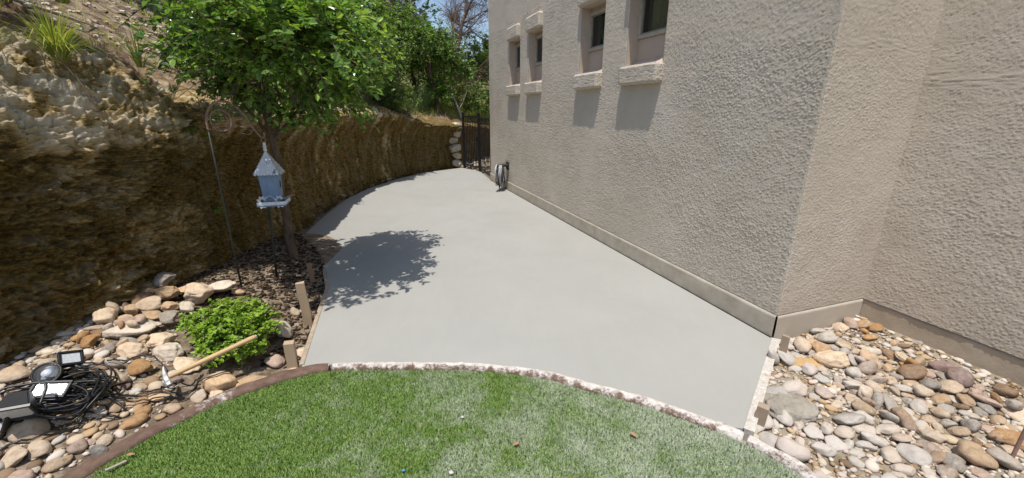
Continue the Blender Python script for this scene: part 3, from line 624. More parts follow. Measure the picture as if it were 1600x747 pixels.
l 1 -2.575 2.4 0.124 0.051 0.342 -0.337 -0.876 0.09 0.083 0.078
l 5 -2.287 1.393 0.05 0.77 -0.058 0.167 -0.614 0.067 0.063 0.062
l 3 -2.679 1.933 0.123 0.122 0.95 -0.257 -0.129 0.103 0.11 0.102
l 1 -2.59 1.63 0.104 0.305 0.207 0.08 0.926 0.084 0.081 0.082
l 6 -2.774 2.613 0.129 0.019 0.352 -0.936 -0.0 0.11 0.097 0.114
l 5 -2.43 1.682 0.082 0.301 0.279 -0.072 0.909 0.055 0.048 0.054
l 0 -2.594 1.898 0.112 0.852 0.018 0.016 0.524 0.115 0.123 0.103
l 3 -2.263 2.164 0.105 0.967 0.252 -0.015 -0.025 0.135 0.136 0.116
l 6 -2.432 1.491 0.079 0.746 -0.098 0.035 -0.657 0.122 0.109 0.11
l 8 -2.954 2.806 0.158 0.88 0.325 -0.338 0.079 0.095 0.098 0.08
l 3 -2.22 1.992 0.053 0.255 0.198 0.038 0.946 0.057 0.06 0.059
l 5 -2.481 1.738 0.097 0.739 0.084 0.094 0.662 0.125 0.131 0.107
l 2 -2.43 2.183 0.118 0.126 0.2 0.353 0.905 0.123 0.136 0.118
l 6 -2.531 1.582 0.089 0.689 -0.078 0.005 -0.72 0.089 0.083 0.089
l 3 -2.114 1.621 0.036 0.5 0.187 0.04 0.845 0.089 0.091 0.093
l 4 -2.296 1.633 0.055 0.233 -0.938 -0.203 0.158 0.079 0.074 0.082
l 2 -1.778 3.173 -0.032 0.98 0.068 0.085 0.167 0.072 0.065 0.074
l 1 -2.031 1.885 0.016 0.712 -0.161 0.102 -0.676 0.099 0.104 0.082
l 8 -2.177 1.486 0.029 0.043 -0.333 -0.934 0.12 0.069 0.065 0.056
l 2 -2.838 2.619 0.133 0.902 0.016 0.062 0.427 0.084 0.075 0.073
l 4 -2.798 2.692 0.144 0.073 0.007 -0.134 0.988 0.156 0.148 0.145
l 1 -2.588 2.58 0.21 0.851 -0.095 0.188 -0.481 0.092 0.093 0.088
l 8 -2.243 1.957 0.062 0.747 0.618 -0.134 -0.205 0.075 0.072 0.077
l 1 -2.987 2.006 0.128 0.877 0.121 -0.124 0.448 0.094 0.1 0.091
l 6 -2.136 1.93 0.027 0.027 0.151 0.03 0.988 0.069 0.071 0.062
l 5 -2.554 2.827 0.104 0.961 -0.035 0.161 0.223 0.077 0.079 0.074
l 4 -1.531 2.806 -0.061 0.342 0.173 0.102 0.918 0.07 0.076 0.061
l 3 -2.041 1.672 0.016 0.879 0.007 0.071 -0.471 0.082 0.081 0.073
l 3 -2.372 1.662 0.094 0.943 0.208 0.251 -0.074 0.168 0.173 0.149
l 7 -2.609 2.343 0.125 0.684 0.06 0.166 -0.708 0.086 0.087 0.075
l 5 -2.637 1.792 0.149 0.047 -0.081 0.086 0.992 0.168 0.167 0.139
l 3 -2.304 2.05 0.109 0.964 0.029 0.148 0.22 0.154 0.139 0.145
l 5 -2.452 2.246 0.1 0.172 -0.022 0.308 -0.935 0.069 0.06 0.069
l 5 -2.953 2.393 0.13 0.156 0.152 0.053 -0.974 0.059 0.055 0.052
l 6 -2.587 2.27 0.111 0.893 -0.02 0.028 -0.448 0.072 0.066 0.069
l 3 -2.698 2.701 0.127 0.065 0.297 -0.898 -0.317 0.073 0.08 0.071
l 7 -2.902 3.033 0.208 0.82 -0.563 0.052 -0.093 0.079 0.086 0.072
l 3 -2.441 2.411 0.156 0.138 -0.275 0.949 0.076 0.076 0.073 0.064
l 8 -2.432 1.572 0.081 0.988 0.016 0.13 -0.083 0.088 0.078 0.074
l 6 -2.54 1.796 0.112 0.591 0.46 0.454 0.482 0.081 0.082 0.074
l 0 -2.178 1.34 0.034 0.754 -0.052 0.064 -0.651 0.117 0.127 0.098
l 0 -2.316 1.832 0.068 0.053 0.076 -0.072 0.993 0.071 0.072 0.072
l 7 -1.813 3.118 -0.014 0.267 -0.916 0.292 0.065 0.107 0.094 0.093
l 1 -2.746 2.626 0.167 0.501 -0.181 0.106 -0.84 0.144 0.15 0.12
l 1 -2.651 2.506 0.208 0.434 0.363 0.09 0.82 0.063 0.056 0.06
l 0 -2.168 1.76 0.039 0.234 -0.121 -0.965 0.004 0.05 0.054 0.047
l 0 -2.536 2.031 0.143 0.301 0.078 0.924 -0.222 0.17 0.187 0.165
l 4 -2.189 1.433 0.042 0.973 0.194 -0.023 0.12 0.123 0.131 0.129"""

# ------------------------------------------------------------------ ground, concrete, lawn, kerb
def axis(lo, hi, step, far, grow=1.35):
    a = list(np.arange(lo, hi + 1e-6, step)); s = step
    while a[-1] < far: s *= grow; a.append(a[-1] + s)
    s = step
    while a[0] > -far: s *= grow; a.insert(0, a[0] - s)
    return np.array(a)

def grid_faces(nx, ny):
    i = np.arange(ny - 1)[:, None] * nx + np.arange(nx - 1)[None]
    return np.stack([i, i + 1, i + nx + 1, i + nx], -1).reshape(-1, 4)

n = NT('soil')
p = n.pos()
sand = n.ramp(n.noise(p, 9, 8, 0.7), [(0.3, (.20, .155, .105)), (0.5, (.36, .30, .22)), (0.62, (.44, .39, .31)), (0.72, (.40, .27, .13))])
dirt = n.ramp(n.noise(p, 14, 8, 0.7), [(0.3, (.10, .072, .048)), (0.5, (.24, .185, .13)), (0.66, (.42, .35, .27))])
side = n.ramp(n.math('ADD', n.math('MULTIPLY', n.sep(p, 0), 0.25), 0.5), [(0.45, 0.0), (0.55, 1.0)])
soil_mat = n.done(n.mix(side, dirt, sand), 0.95, n.bump(n.noise(p, 55, 8, 0.75), 0.9, 0.02), 0, 0.15)
gx = axis(-3.7, 3.7, 0.045, 600); gy = axis(0.5, 5.6, 0.045, 600)
X, Y = np.meshgrid(gx, gy)
link('ground', mesh_from('ground', np.stack([X, Y, gz(X, Y)], -1).reshape(-1, 3), grid_faces(len(gx), len(gy))), soil_mat, kind='structure', label='bare brown and sandy soil under the beds')

n = NT('fresh_concrete'); p = n.pos()
c = n.ramp(n.noise(p, 0.9, 6, 0.6, 0.6), [(0.3, (.325, .322, .300)), (0.55, (.343, .340, .317)), (0.75, (.357, .354, .331))])
c = n.mix(0.22, c, n.ramp(n.noise(n.vec(p, (6, 1.3, 1)), 2.0, 5, 0.7), [(0.35, (.92, .92, .92)), (0.65, (1.04, 1.04, 1.04))]), 'MULTIPLY')
c = n.mix(n.ramp(n.noise(p, 130, 3, 0.8), [(0.62, 0.0), (0.75, 0.25)]), c, (.30, .28, .25))
b = n.bump(n.noise(n.vec(p, (5, 1.2, 1)), 2.2, 4, 0.5, 1.0), 0.12, 0.012)
concrete_mat = n.done(c, n.ramp(n.noise(p, 3, 4), [(0.3, 0.55), (0.7, 0.72)]), n.bump(n.noise(p, 220, 4, 0.7), 0.12, 0.002, b), 0, 0.35)
link('path', poly_prism('path', SLAB, -0.11, 0.0), concrete_mat, kind='structure', label='smooth new grey concrete path between rock cliff and house')

link('expansion_joint', poly_prism('expansion_joint', [tuple(WC + WN * .006), tuple(WF + WN * .006), tuple(WF + WN * .022), tuple(WC + WN * .022)], -.05, .004), simple('dark_joint', (.03, .026, .022), None, 30, .9, .3), kind='structure', label='thin dark joint between the concrete path and the house')
# edging kerb, three cast lengths with joints
n = NT('kerb_concrete'); p = n.pos()
base = n.ramp(n.noise(p, 18, 6, 0.7), [(0.3, (.10, .062, .046)), (0.6, (.17, .112, .085)), (0.8, (.24, .17, .135))])
cover = n.math('ADD', n.attr('splash'), n.math('MULTIPLY', n.math('SUBTRACT', n.noise(p, 13, 9, 0.82), 0.5), 1.6))
base = n.mix(n.ramp(cover, [(0.42, 0.0), (0.60, 1.0)]), base, n.ramp(n.noise(p, 40, 5), [(0.3, (.46, .42, .38)), (0.7, (.68, .65, .61))]))
kerb_mat = n.done(base, 0.9, n.bump(n.noise(p, 70, 7, 0.75), 0.6, 0.008), 0, 0.2)
prof = np.array([(-.046, -.10), (-.046, -.012), (-.038, .002), (-.018, .009), (.010, .010), (.034, .006), (.046, -.004), (.050, -.02), (.054, -.10)])
kerb = thing('kerb', 'curved brown concrete edging between lawn, path and rock beds, splashed white', 'edging', (0, 0, 0)); kerb['kind'] = 'structure'; del kerb['category']
cuts = [0, int(np.argmin(np.hypot(*(KERB_C - [-1.185, 2.33]).T))), int(np.argmin(np.hypot(*(KERB_C - [1.20, 1.725]).T))), len(KERB_C) - 1]
for a, b_ in zip(cuts[:-1], cuts[1:]):
    Pk = KERB_C[a:b_ + 1].copy()
    Pk = resample(Pk, 0.012)[1:-1]
    Tk = np.gradient(Pk, axis=0); Tk /= np.linalg.norm(Tk, axis=1)[:, None]; Nk = np.stack([-Tk[:, 1], Tk[:, 0]], 1)
    thin = 1 - .62 * sstep(-1.40, -1.12, Pk[:, 0]) * (Pk[:, 1] > 1.2)
    V = np.concatenate([np.stack([Pk[:, 0] + Nk[:, 0] * (o if o < 0 else o * thin), Pk[:, 1] + Nk[:, 1] * (o if o < 0 else o * thin), np.full(len(Pk), z)], 1)[:, None] for o, z in prof], 1)
    m, k = V.shape[:2]; V = V.reshape(-1, 3)
    j = fbm(V * [30, 30, 30], 3, 9) - 0.5; V[:, 2] += j * 0.010 * (V[:, 2] > -.05); V[:, :2] += np.repeat(Nk, k, 0) * (fbm(V * 9, 3, 21) - 0.5)[:, None] * 0.022
    q = grid_faces(k, m)[:, ::-1]
    caps = [np.arange(k)[None, :], (np.arange(k)[None, ::-1] + (m - 1) * k)]
    across = np.tile(prof[:, 0], m); xx = V[:, 0]
    spl = np.where((xx > -1.2) & (V[:, 1] > 1.2), 0.64 + across * 5.0, 0.02 + np.exp(-((xx + 1.72) / 0.16) ** 2) * 0.42)
    spl = np.where(xx > 1.0, .66 + across * 3, spl)
    link('kerb_length', mesh_from('kerb_length', V, [q] + caps, True, {'splash': spl}), kerb_mat, kerb)

# lawn: soil sheet and artificial grass blades
lawn_poly = [tuple(q) for q in offset_line(KERB_C, -0.04)[::3]] + [(1.5, -3.0), (-2.2, -3.0)]
n = NT('lawn_base'); p = n.pos()
link('lawn', poly_prism('lawn', lawn_poly, -0.12, -0.030), n.done(n.ramp(n.noise(p, 30, 5), [(.3, (.05, .075, .03)), (.7, (.10, .12, .06))]), 0.95), kind='structure', label='backing of the artificial lawn in front of the path')
rng = np.random.default_rng(3)
def blades(count, ylo, yhi, w, L):
    Q = np.stack([rng.uniform(-2.15, 1.5, count * 2), rng.uniform(ylo, yhi, count * 2)], 1)
    Q = Q[inside(lawn_poly, Q[:, 0], Q[:, 1])][:count]; k = len(Q)
    az = rng.uniform(0, 6.28, k); lean = rng.uniform(0.05, 0.75, k) * L; az2 = az + rng.normal(0, 0.6, k)
    h = L * rng.uniform(0.75, 1.15, k); cl = fbm(np.c_[Q * 9, np.zeros(k)], 2, 31); h *= 0.75 + 0.5 * cl
    B = np.c_[Q, np.full(k, -.030)]; Wv = np.c_[np.cos(az), np.sin(az), np.zeros(k)] * (w / 2) * rng.uniform(.7, 1.3, k)[:, None]
    tip = B + np.c_[np.cos(az2 + 1.57) * lean, np.sin(az2 + 1.57) * lean, h]; mid = B + np.c_[np.cos(az2 + 1.57) * lean * .3, np.sin(az2 + 1.57) * lean * .3, h * .6]
    V = np.stack([B - Wv, B + Wv, mid + Wv * .8, mid - Wv * .8, tip], 1).reshape(-1, 3); o = np.arange(k)[:, None] * 5
    return V, [np.concatenate([o + 0, o + 1, o + 2, o + 3], 1), np.concatenate([o + 3, o + 2, o + 4], 1)], np.repeat(rng.random(k), 5)
n = NT('turf_blades'); p = n.pos()
g = n.ramp(n.attr('tone'), [(0, (.09, .175, .03)), (.45, (.165, .295, .052)), (.8, (.27, .41, .105)), (1, (.36, .38, .15))])
grad = n.math('ADD', n.math('MULTIPLY', n.sep(p, 0), 0.14), 0.36)
dust = n.math('ADD', grad, n.math('MULTIPLY', n.math('SUBTRACT', n.noise(n.vec(p, (1, 1, 0)), 2.6, 7, 0.7, 0.4), 0.5), 1.25))
dust = n.math('ADD', dust, n.math('MULTIPLY', n.math('SUBTRACT', n.noise(n.vec(p, (1.6, 1, 0)), 22, 3, 0.7), 0.5), 0.6))
g = n.mix(n.ramp(dust, [(0.20, 0.0), (0.48, 0.55), (0.85, 0.88)]), g, (.60, .63, .53))
turf_mat = n.done(g, 0.55, None, 0, 0.3)
V, F, T = blades(340000, 1.15, 2.45, 0.0034, 0.022)
mb = MB(); mb.add(V, F, T); V, F, T = blades(26000, -1.2, 1.15, 0.007, 0.038); mb.add(V, F, T)
mb.link('grass', turf_mat, None, False, kind='stuff', label='short green artificial grass dusted with pale cement')

# form boards along the concrete
def board(pts, th, z0, z1, name, label, mat, wob=0.0):
    Pb = resample(spline(np.array(pts, float), 8), 0.03)
    Tb = np.gradient(Pb, axis=0); Tb /= np.linalg.norm(Tb, axis=1)[:, None]; Nb = np.stack([-Tb[:, 1], Tb[:, 0]], 1)
    pr = [(0, z0), (0, z1 - .003), (.003, z1), (th - .003, z1), (th, z1 - .003), (th, z0)]
    V = np.stack([np.c_[Pb + Nb * o, np.full(len(Pb), z)] for o, z in pr], 1); m, k = V.shape[:2]
    V = V.reshape(-1, 3); V[:, 2] += (fbm(V * [14, 14, 0], 2, 4) - .5) * wob * (V[:, 2] > -.02)
    q = grid_faces(k, m)
    return link(name, mesh_from(name, V, [q, np.arange(k)[None, ::-1], np.arange(k)[None] + (m - 1) * k], False), mat, label=label, category='form board')
pine = simple('pine', (.52, .40, .27), (.36, .255, .16), 5, 0.75, 0.35, 0.003, 40, stretch=(1, 1, .12))
n = NT('splashed_board'); p = n.pos()
c = n.mix(n.ramp(n.noise(p, 16, 6, .7), [(.30, 0.), (.45, 1.)]), (.40, .29, .19), n.ramp(n.noise(p, 60, 4), [(.3, (.42, .39, .35)), (.7, (.60, .57, .52))]))
splash_wood = n.done(c, 0.85, n.bump(n.noise(p, 60, 6, .7), .5, .006), 0, .2)
board([(-2.10, 4.30), (-1.92, 3.90), (-1.76, 3.58), (-1.68, 3.31), (-1.565, 2.915), (-1.445, 2.50), (-1.395, 2.335)], 0.032, -0.115, 0.006, 'form_board', 'thin bent wooden form board along the curved left edge of the concrete', simple('dusty_board', (.42, .35, .27), (.29, .225, .16), 18, .85, .4, .004, 60), .006)
board([(1.221, 1.776), (1.566, 2.226), (1.912, 2.676)], -0.045, -0.12, 0.004, 'form_board', 'straight cement-caked form board on the right edge of the concrete', splash_wood, .016)

def stake(x, y, z0, z1, w, t, rz, tilt, label, mat=pine):
    bm = bmesh.new(); bmesh.ops.create_cube(bm, size=1); bmesh.ops.scale(bm, vec=(w, t, z1 - z0), verts=bm.verts)
    bmesh.ops.subdivide_edges(bm, edges=[e for e in bm.edges if abs(e.verts[0].co.z - e.verts[1].co.z) > .01], cuts=5)
    for v in bm.verts:
        v.co += Vector((mnoise.noise(v.co * 9 + Vector((x, y, 0))), mnoise.noise(v.co * 8 + Vector((y, x, 3))), 0)) * .003
        if v.co.z > (z1 - z0) * .49: v.co.z += mnoise.noise(v.co * 40 + Vector((x, y, 7))) * .008
    bmesh.ops.bevel(bm, geom=list(bm.edges), offset=.0018, segments=1, affect='EDGES')
    bmesh.ops.translate(bm, vec=(0, 0, (z1 - z0) / 2), verts=bm.verts)
    me = bpy.data.meshes.new('wood_stake'); bm.to_mesh(me); bm.free()
    return link('wood_stake', me, mat, None, (x, y, z0), (tilt[0], tilt[1], rz), label=label, category='stake', group='wooden stakes holding the form boards')
stake(-1.95, 3.75, -.16, .185, .045, .03, .5, (.02, -.05), 'brown wooden stake farthest back, by the tree-shaded edge of the concrete', simple('weathered_pine', (.34, .22, .13), (.22, .14, .085), 5, .8, .35, .003, 40, stretch=(1, 1, .12)))
stake(-1.635, 2.98, -.16, .315, .062, .035, .35, (.03, -.04), 'tall pale wooden stake with a rough orange top beside the concrete edge')
stake(-1.468, 2.40, -.16, .135, .062, .045, .3, (0, -.02), 'short thick wooden stake near the lawn kerb, left of the concrete')
stake(1.852, 2.478, -.16, .14, .045, .03, -.7, (0, .03), 'greyish wooden stake by the house corner, right of the concrete', simple('grey_pine', (.40, .31, .23), (.28, .21, .15), 5, .8, .35, .003, 40, stretch=(1, 1, .12)))
stake(1.345, 1.86, -.16, .085, .055, .04, -.7, (.02, .05), 'cement-grey wooden stake nearest the lawn, right of the concrete', bpy.data.materials['grey_pine'])

# ------------------------------------------------------------------ house
n = NT('stucco'); p = n.pos()
c = n.ramp(n.noise(p, 1.3, 5, .6, .3), [(.3, (.50, .438, .355)), (.55, (.555, .49, .405)), (.75, (.585, .525, .447))])
c = n.mix(n.ramp(n.noise(p, 3.2, 6, .75, 1.5), [(.56, 0.), (.72, .4)]), c, (.62, .575, .52))
c = n.mix(n.ramp(n.noise(n.vec(p, (5, 5, .5)), 1.6, 6, .7), [(.52, 0.), (.75, .30)]), c, (.45, .40, .335))
c = n.mix(n.ramp(n.math('ADD', n.math('MULTIPLY', n.sep(p, 2), -1.6), n.noise(p, 5, 6, .75)), [(.02, 0.), (.30, .35)]), c, (.43, .385, .325))
stucco = n.done(c, 0.85, n.bump(n.noise(p, 150, 5, .7), .75, .006), 0, .25)
n = NT('smooth_stucco'); p = n.pos()
smooth_stucco = n.done(n.ramp(n.noise(p, 6, 5), [(.3, (.46, .375, .30)), (.7, (.53, .44, .36))]), .8, n.bump(n.noise(p, 60, 4), .2, .004), 0, .25)
n = NT('foundation_concrete'); p = n.pos()
c = n.ramp(n.noise(p, 5, 7, .7), [(.3, (.36, .315, .25)), (.6, (.48, .43, .355)), (.8, (.54, .50, .43))])
c = n.mix(n.ramp(n.noise(p, 26, 5, .8), [(.63, 0.), (.70, .75)]), c, (.13, .11, .09))
foundation = n.done(c, .9, n.bump(n.noise(p, 45, 6, .7), .35, .006), 0, .2)
house = thing('house', 'tan stucco house with four small deep-set windows beside the path', 'house', (WC[0], WC[1], 0))
hinv = Matrix.Translation((-WC[0], -WC[1], 0))
def hpart(name, me, mat, parent=house, **k):
    if parent is house: me.transform(hinv)
    return link(name, me, mat, parent, **k)

WINS = [(1.58, 2.19), (2.68, 3.25), (4.51, 5.09), (5.51, 6.09)]; WZ = (2.03, 2.80)
def stepped(breaks, fine, growth, cap):
    out = [breaks[0]]
    for a, b_ in zip(breaks[:-1], breaks[1:]):
        x = a
        while True:
            st = min(cap, fine + growth * max(0, x - 1.0))
            if x + st * 1.5 > b_: out.append(b_); break
            x += st; out.append(x)
    return np.array(out)
def stucco_wall(O, D, N, S, Z, holes=(), smears=(), inner=0):
    SS, ZZ = np.meshgrid(S, Z); ss, zz = SS.ravel(), ZZ.ravel()
    Pw = np.c_[O[0] + D[0] * ss, O[1] + D[1] * ss, zz]
    a = vnoise(Pw * 108, 1) * .6 + vnoise(Pw * 165, 2) * .4
    lump = sstep(.36, .86, a) * (.0035 if inner else .0044)
    amp = .45 + .9 * fbm(Pw * 1.7, 3, 8); amp = np.clip(amp, .3, 1.25)
    extra = (fbm(Pw * 5, 3, 12) - .5) * .006
    for (s0, s1, z0, z1, slope, thick) in smears:
        zc = (z0 + z1) / 2 + slope * (ss - s0); m = sstep(z1 - z0, (z1 - z0) * .4, np.abs(zz - zc) * 2 + (fbm(Pw * np.array([5, 5, 16]), 4, 40) - .5) * .30) * sstep(s0 - .05, s0 + .06, ss) * sstep(s1 + .05, s1 - .06, ss)
        amp = amp * (1 - .85 * m); extra = extra + m * thick + m * (fbm(Pw * np.array([14, 14, 90]), 3, 6) - .5) * .006
    h = lump * amp + extra
    edge = np.minimum(ss - S[0], S[-1] - ss)
    if inner: edge = np.minimum(np.minimum((S[-1] - ss) if inner < 0 else (ss - S[0]) if inner > 1 else 9 + ss * 0, 9 + ss * 0), 9 + ss * 0)
    for s0, s1, z0, z1 in holes:
        dx = np.maximum(np.maximum(s0 - ss, ss - s1), np.maximum(z0 - zz, zz - z1)); edge = np.minimum(edge, np.where(dx < -1e-6, 0, np.abs(dx)))
    e = sstep(0, .009, edge + (vnoise(Pw * 90, 9) - .5) * .008); h = h * e - (1 - e) ** 2 * .004 + (.004 if inner else 0) 
    Pw[:, 0] += N[0] * h; Pw[:, 1] += N[1] * h
    q = grid_faces(len(S), len(Z)); sc = (S[:-1] + S[1:]) / 2; zc = (Z[:-1] + Z[1:]) / 2; A, B = np.meshgrid(sc, zc); keep = np.ones(A.shape, bool)
    for s0, s1, z0, z1 in holes: keep &= ~((A > s0) & (A < s1) & (B > z0) & (B < z1))
    q = q[keep.ravel()]
    t = np.array([D[0], D[1], 0]); nn = np.cross(t, [0, 0, 1])
    if nn[0] * N[0] + nn[1] * N[1] < 0: q = q[:, ::-1]
    return mesh_from('wall', Pw, q)
Zw = np.concatenate([stepped([.18, 2.03], .0056, 0, 1), stepped([2.03, 2.80, 3.1], .008, 0, 1)[1:], np.arange(3.13, 5.2, .03)])
sb = sorted([0, 7.5] + [v for w in WINS for v in w])
hpart('wall', stucco_wall(WC, WD, WN, stepped(sb, .0058, .0042, .03), Zw, [(a, b_, *WZ) for a, b_ in WINS]), stucco)
hpart('wall', stucco_wall(WC, WE, -WD, stepped([0, .9], .0056, 0, 1), Zw, (), [(.05, .72, 1.90, 2.03, .0, .0008)], inner=2), stucco)
hpart('wall', stucco_wall(WI, -WD, WN, np.concatenate([stepped([0, 1.2], .0056, 0, 1), np.arange(1.23, 6, .03)]), Zw, (), [(.02, .9, 1.70, 1.88, -.06, .0012)], inner=1), stucco)
# the rest of the shell
def pt(o, s=0, w=0): return tuple(np.array(o) + WD * s + WE * w)
def quad_strip(name, pts, z0, z1):
    V = [(*p_, z) for z in (z0, z1) for p_ in pts]; k = len(pts)
    return mesh_from(name, np.array(V), np.array([[i, i + 1, i + 1 + k, i + k] for i in range(k - 1)]), False)
hpart('wall', quad_strip('wall', [pt(WI, -6), pt(WI, -6, 7), pt(WC, 7.5, 7.9), tuple(WF)], .0, 5.17), stucco)
hpart('roof', poly_prism('roof', [tuple(WC), pt(WC, 0, 7.9), pt(WC, 7.5, 7.9), tuple(WF)], 5.172, 5.26), smooth_stucco)
hpart('roof', poly_prism('roof', [pt(WI, -6), pt(WI, -6, 7), pt(WI, -.002, 7), pt(WI, -.002)], 5.172, 5.26), smooth_stucco)
def found(O, D, N, L, proud, zb, name='foundation'):
    S = np.arange(0, L + .01, .02); Zf = np.array([zb, .0, .05, .10, .15, .172, .1775])
    SS, ZZ = np.meshgrid(S, Zf); ss, zz = SS.ravel(), ZZ.ravel(); Pf = np.c_[O[0] + D[0] * ss, O[1] + D[1] * ss, zz]
    h = proud + (fbm(Pf * 14, 3, 3) - .5) * .008 - (zz > .175) * .03
    Pf[:, 0] += N[0] * h; Pf[:, 1] += N[1] * h; q = grid_faces(len(S), len(Zf)); nn = np.cross([D[0], D[1], 0], [0, 0, 1])
    if nn[0] * N[0] + nn[1] * N[1] < 0: q = q[:, ::-1]
    return mesh_from(name, Pf, q)
n = NT('brown_footing'); p = n.pos()  # footing in a slightly browner tone than the other foundation strips
footing = n.done(n.ramp(n.noise(p, 5, 6, .7), [(.3, (.38, .315, .235)), (.7, (.48, .405, .315))]), .9, n.bump(n.noise(p, 60, 5), .3, .005), 0, .2)
hpart('foundation', found(WC, WD, WN, 7.5, .011, -.12), foundation, label='grey concrete foundation strip along the path')
hpart('foundation', found(WC, WE, -WD, .9, .010, -.15), stucco)
hpart('foundation', found(WI, -WD, WN, 6, -.004, -.15), footing)
hpart('ledge', quad_strip('ledge', [tuple(WI - WN * .0), pt(WI, -6)], .1765, .1815), smooth_stucco)
# windows
frame_mat = simple('window_frame', (.50, .44, .36), None, 20, .5, .05)
sash_mat = simple('window_sash', (.30, .275, .235), None, 20, .45, .05)
n = NT('window_glass'); gl = n.t.nodes.new('ShaderNodeBsdfGlossy'); gl.inputs['Roughness'].default_value = .015; gl.inputs[0].default_value = (.9, .95, .95, 1)
tr = n.t.nodes.new('ShaderNodeBsdfTransparent'); tr.inputs[0].default_value = (.72, .78, .76, 1); fr = n.t.nodes.new('ShaderNodeFresnel'); fr.inputs[0].default_value = 1.55
mx = n.t.nodes.new('ShaderNodeMixShader'); n.t.links.new(n.math('MULTIPLY', fr.outputs[0], 1.3), mx.inputs[0]); n.t.links.new(tr.outputs[0], mx.inputs[1]); n.t.links.new(gl.outputs[0], mx.inputs[2]); n.t.links.new(mx.outputs[0], n.out.inputs[0]); glass = n.m
dark_room = simple('dark_room', (.035, .032, .030), None, 4, .9, 0)
curtain_mat = simple('curtain_cloth', (.20, .20, .20), (.12, .12, .12), 3, .9, .1, stretch=(9, 9, .5))
def wl_box(s0, s1, d0, d1, z0, z1, bevel=0, name='b'):
    """box between wall distances s0..s1, d0..d1 out from the wall plane (negative = into the house)"""
    c_ = WC + WD * (s0 + s1) / 2 + WN * (d0 + d1) / 2 - WC
    R = Matrix(((WD[0], WN[0], 0), (WD[1], WN[1], 0), (0, 0, 1)))
    return box_mesh(name, (abs(s1 - s0), abs(d1 - d0), z1 - z0), (c_[0], c_[1], (z0 + z1) / 2), R, bevel, 3)
def quadmesh(name, quads):
    """quads of (s, d, z) points"""
    V = []; F = []
    for q_ in quads:
        F.append([len(V) + i for i in range(4)]); V += [tuple(WD * s + WN * d) + (z,) for s, d, z in q_]
    return mesh_from(name, np.array(V), np.array(F), False)
def stucco_block(s0, s1, z0, z1, proud, name):
    """projecting sill or head block with the house's rough coat"""
    bm = bmesh.new(); bmesh.ops.create_cube(bm, size=1)
    bmesh.ops.scale(bm, vec=(s1 - s0, proud + .02, z1 - z0), verts=bm.verts)
    bmesh.ops.bevel(bm, geom=list(bm.edges), offset=.018, segments=3, affect='EDGES')
    bmesh.ops.subdivide_edges(bm, edges=[e for e in bm.edges if e.calc_length() > .03], cuts=26, use_grid_fill=True)
    bmesh.ops.triangulate(bm, faces=[f for f in bm.faces if len(f.verts) > 4])
    bm.normal_update()
    for v in bm.verts:
        w = Vector((*(WC + WD * ((s0 + s1) / 2 + v.co.x)), v.co.z + z0)) 
        v.co += v.normal * (mnoise.noise(w * 70 + Vector((0, v.co.y * 70, 0))) * .004 + mnoise.noise(w * 12) * .003)
    R = Matrix(((WD[0], WN[0], 0), (WD[1], WN[1], 0), (0, 0, 1))).to_4x4()
    c_ = WD * (s0 + s1) / 2 + WN * (proud - .02) / 2
    bmesh.ops.transform(bm, matrix=Matrix.Translation((c_[0], c_[1], (z0 + z1) / 2)) @ R, verts=bm.verts)
    bmesh.ops.recalc_face_normals(bm, faces=bm.faces)
    for f in bm.faces: f.smooth = True
    me = bpy.data.meshes.new(name); bm.to_mesh(me); bm.free(); return me
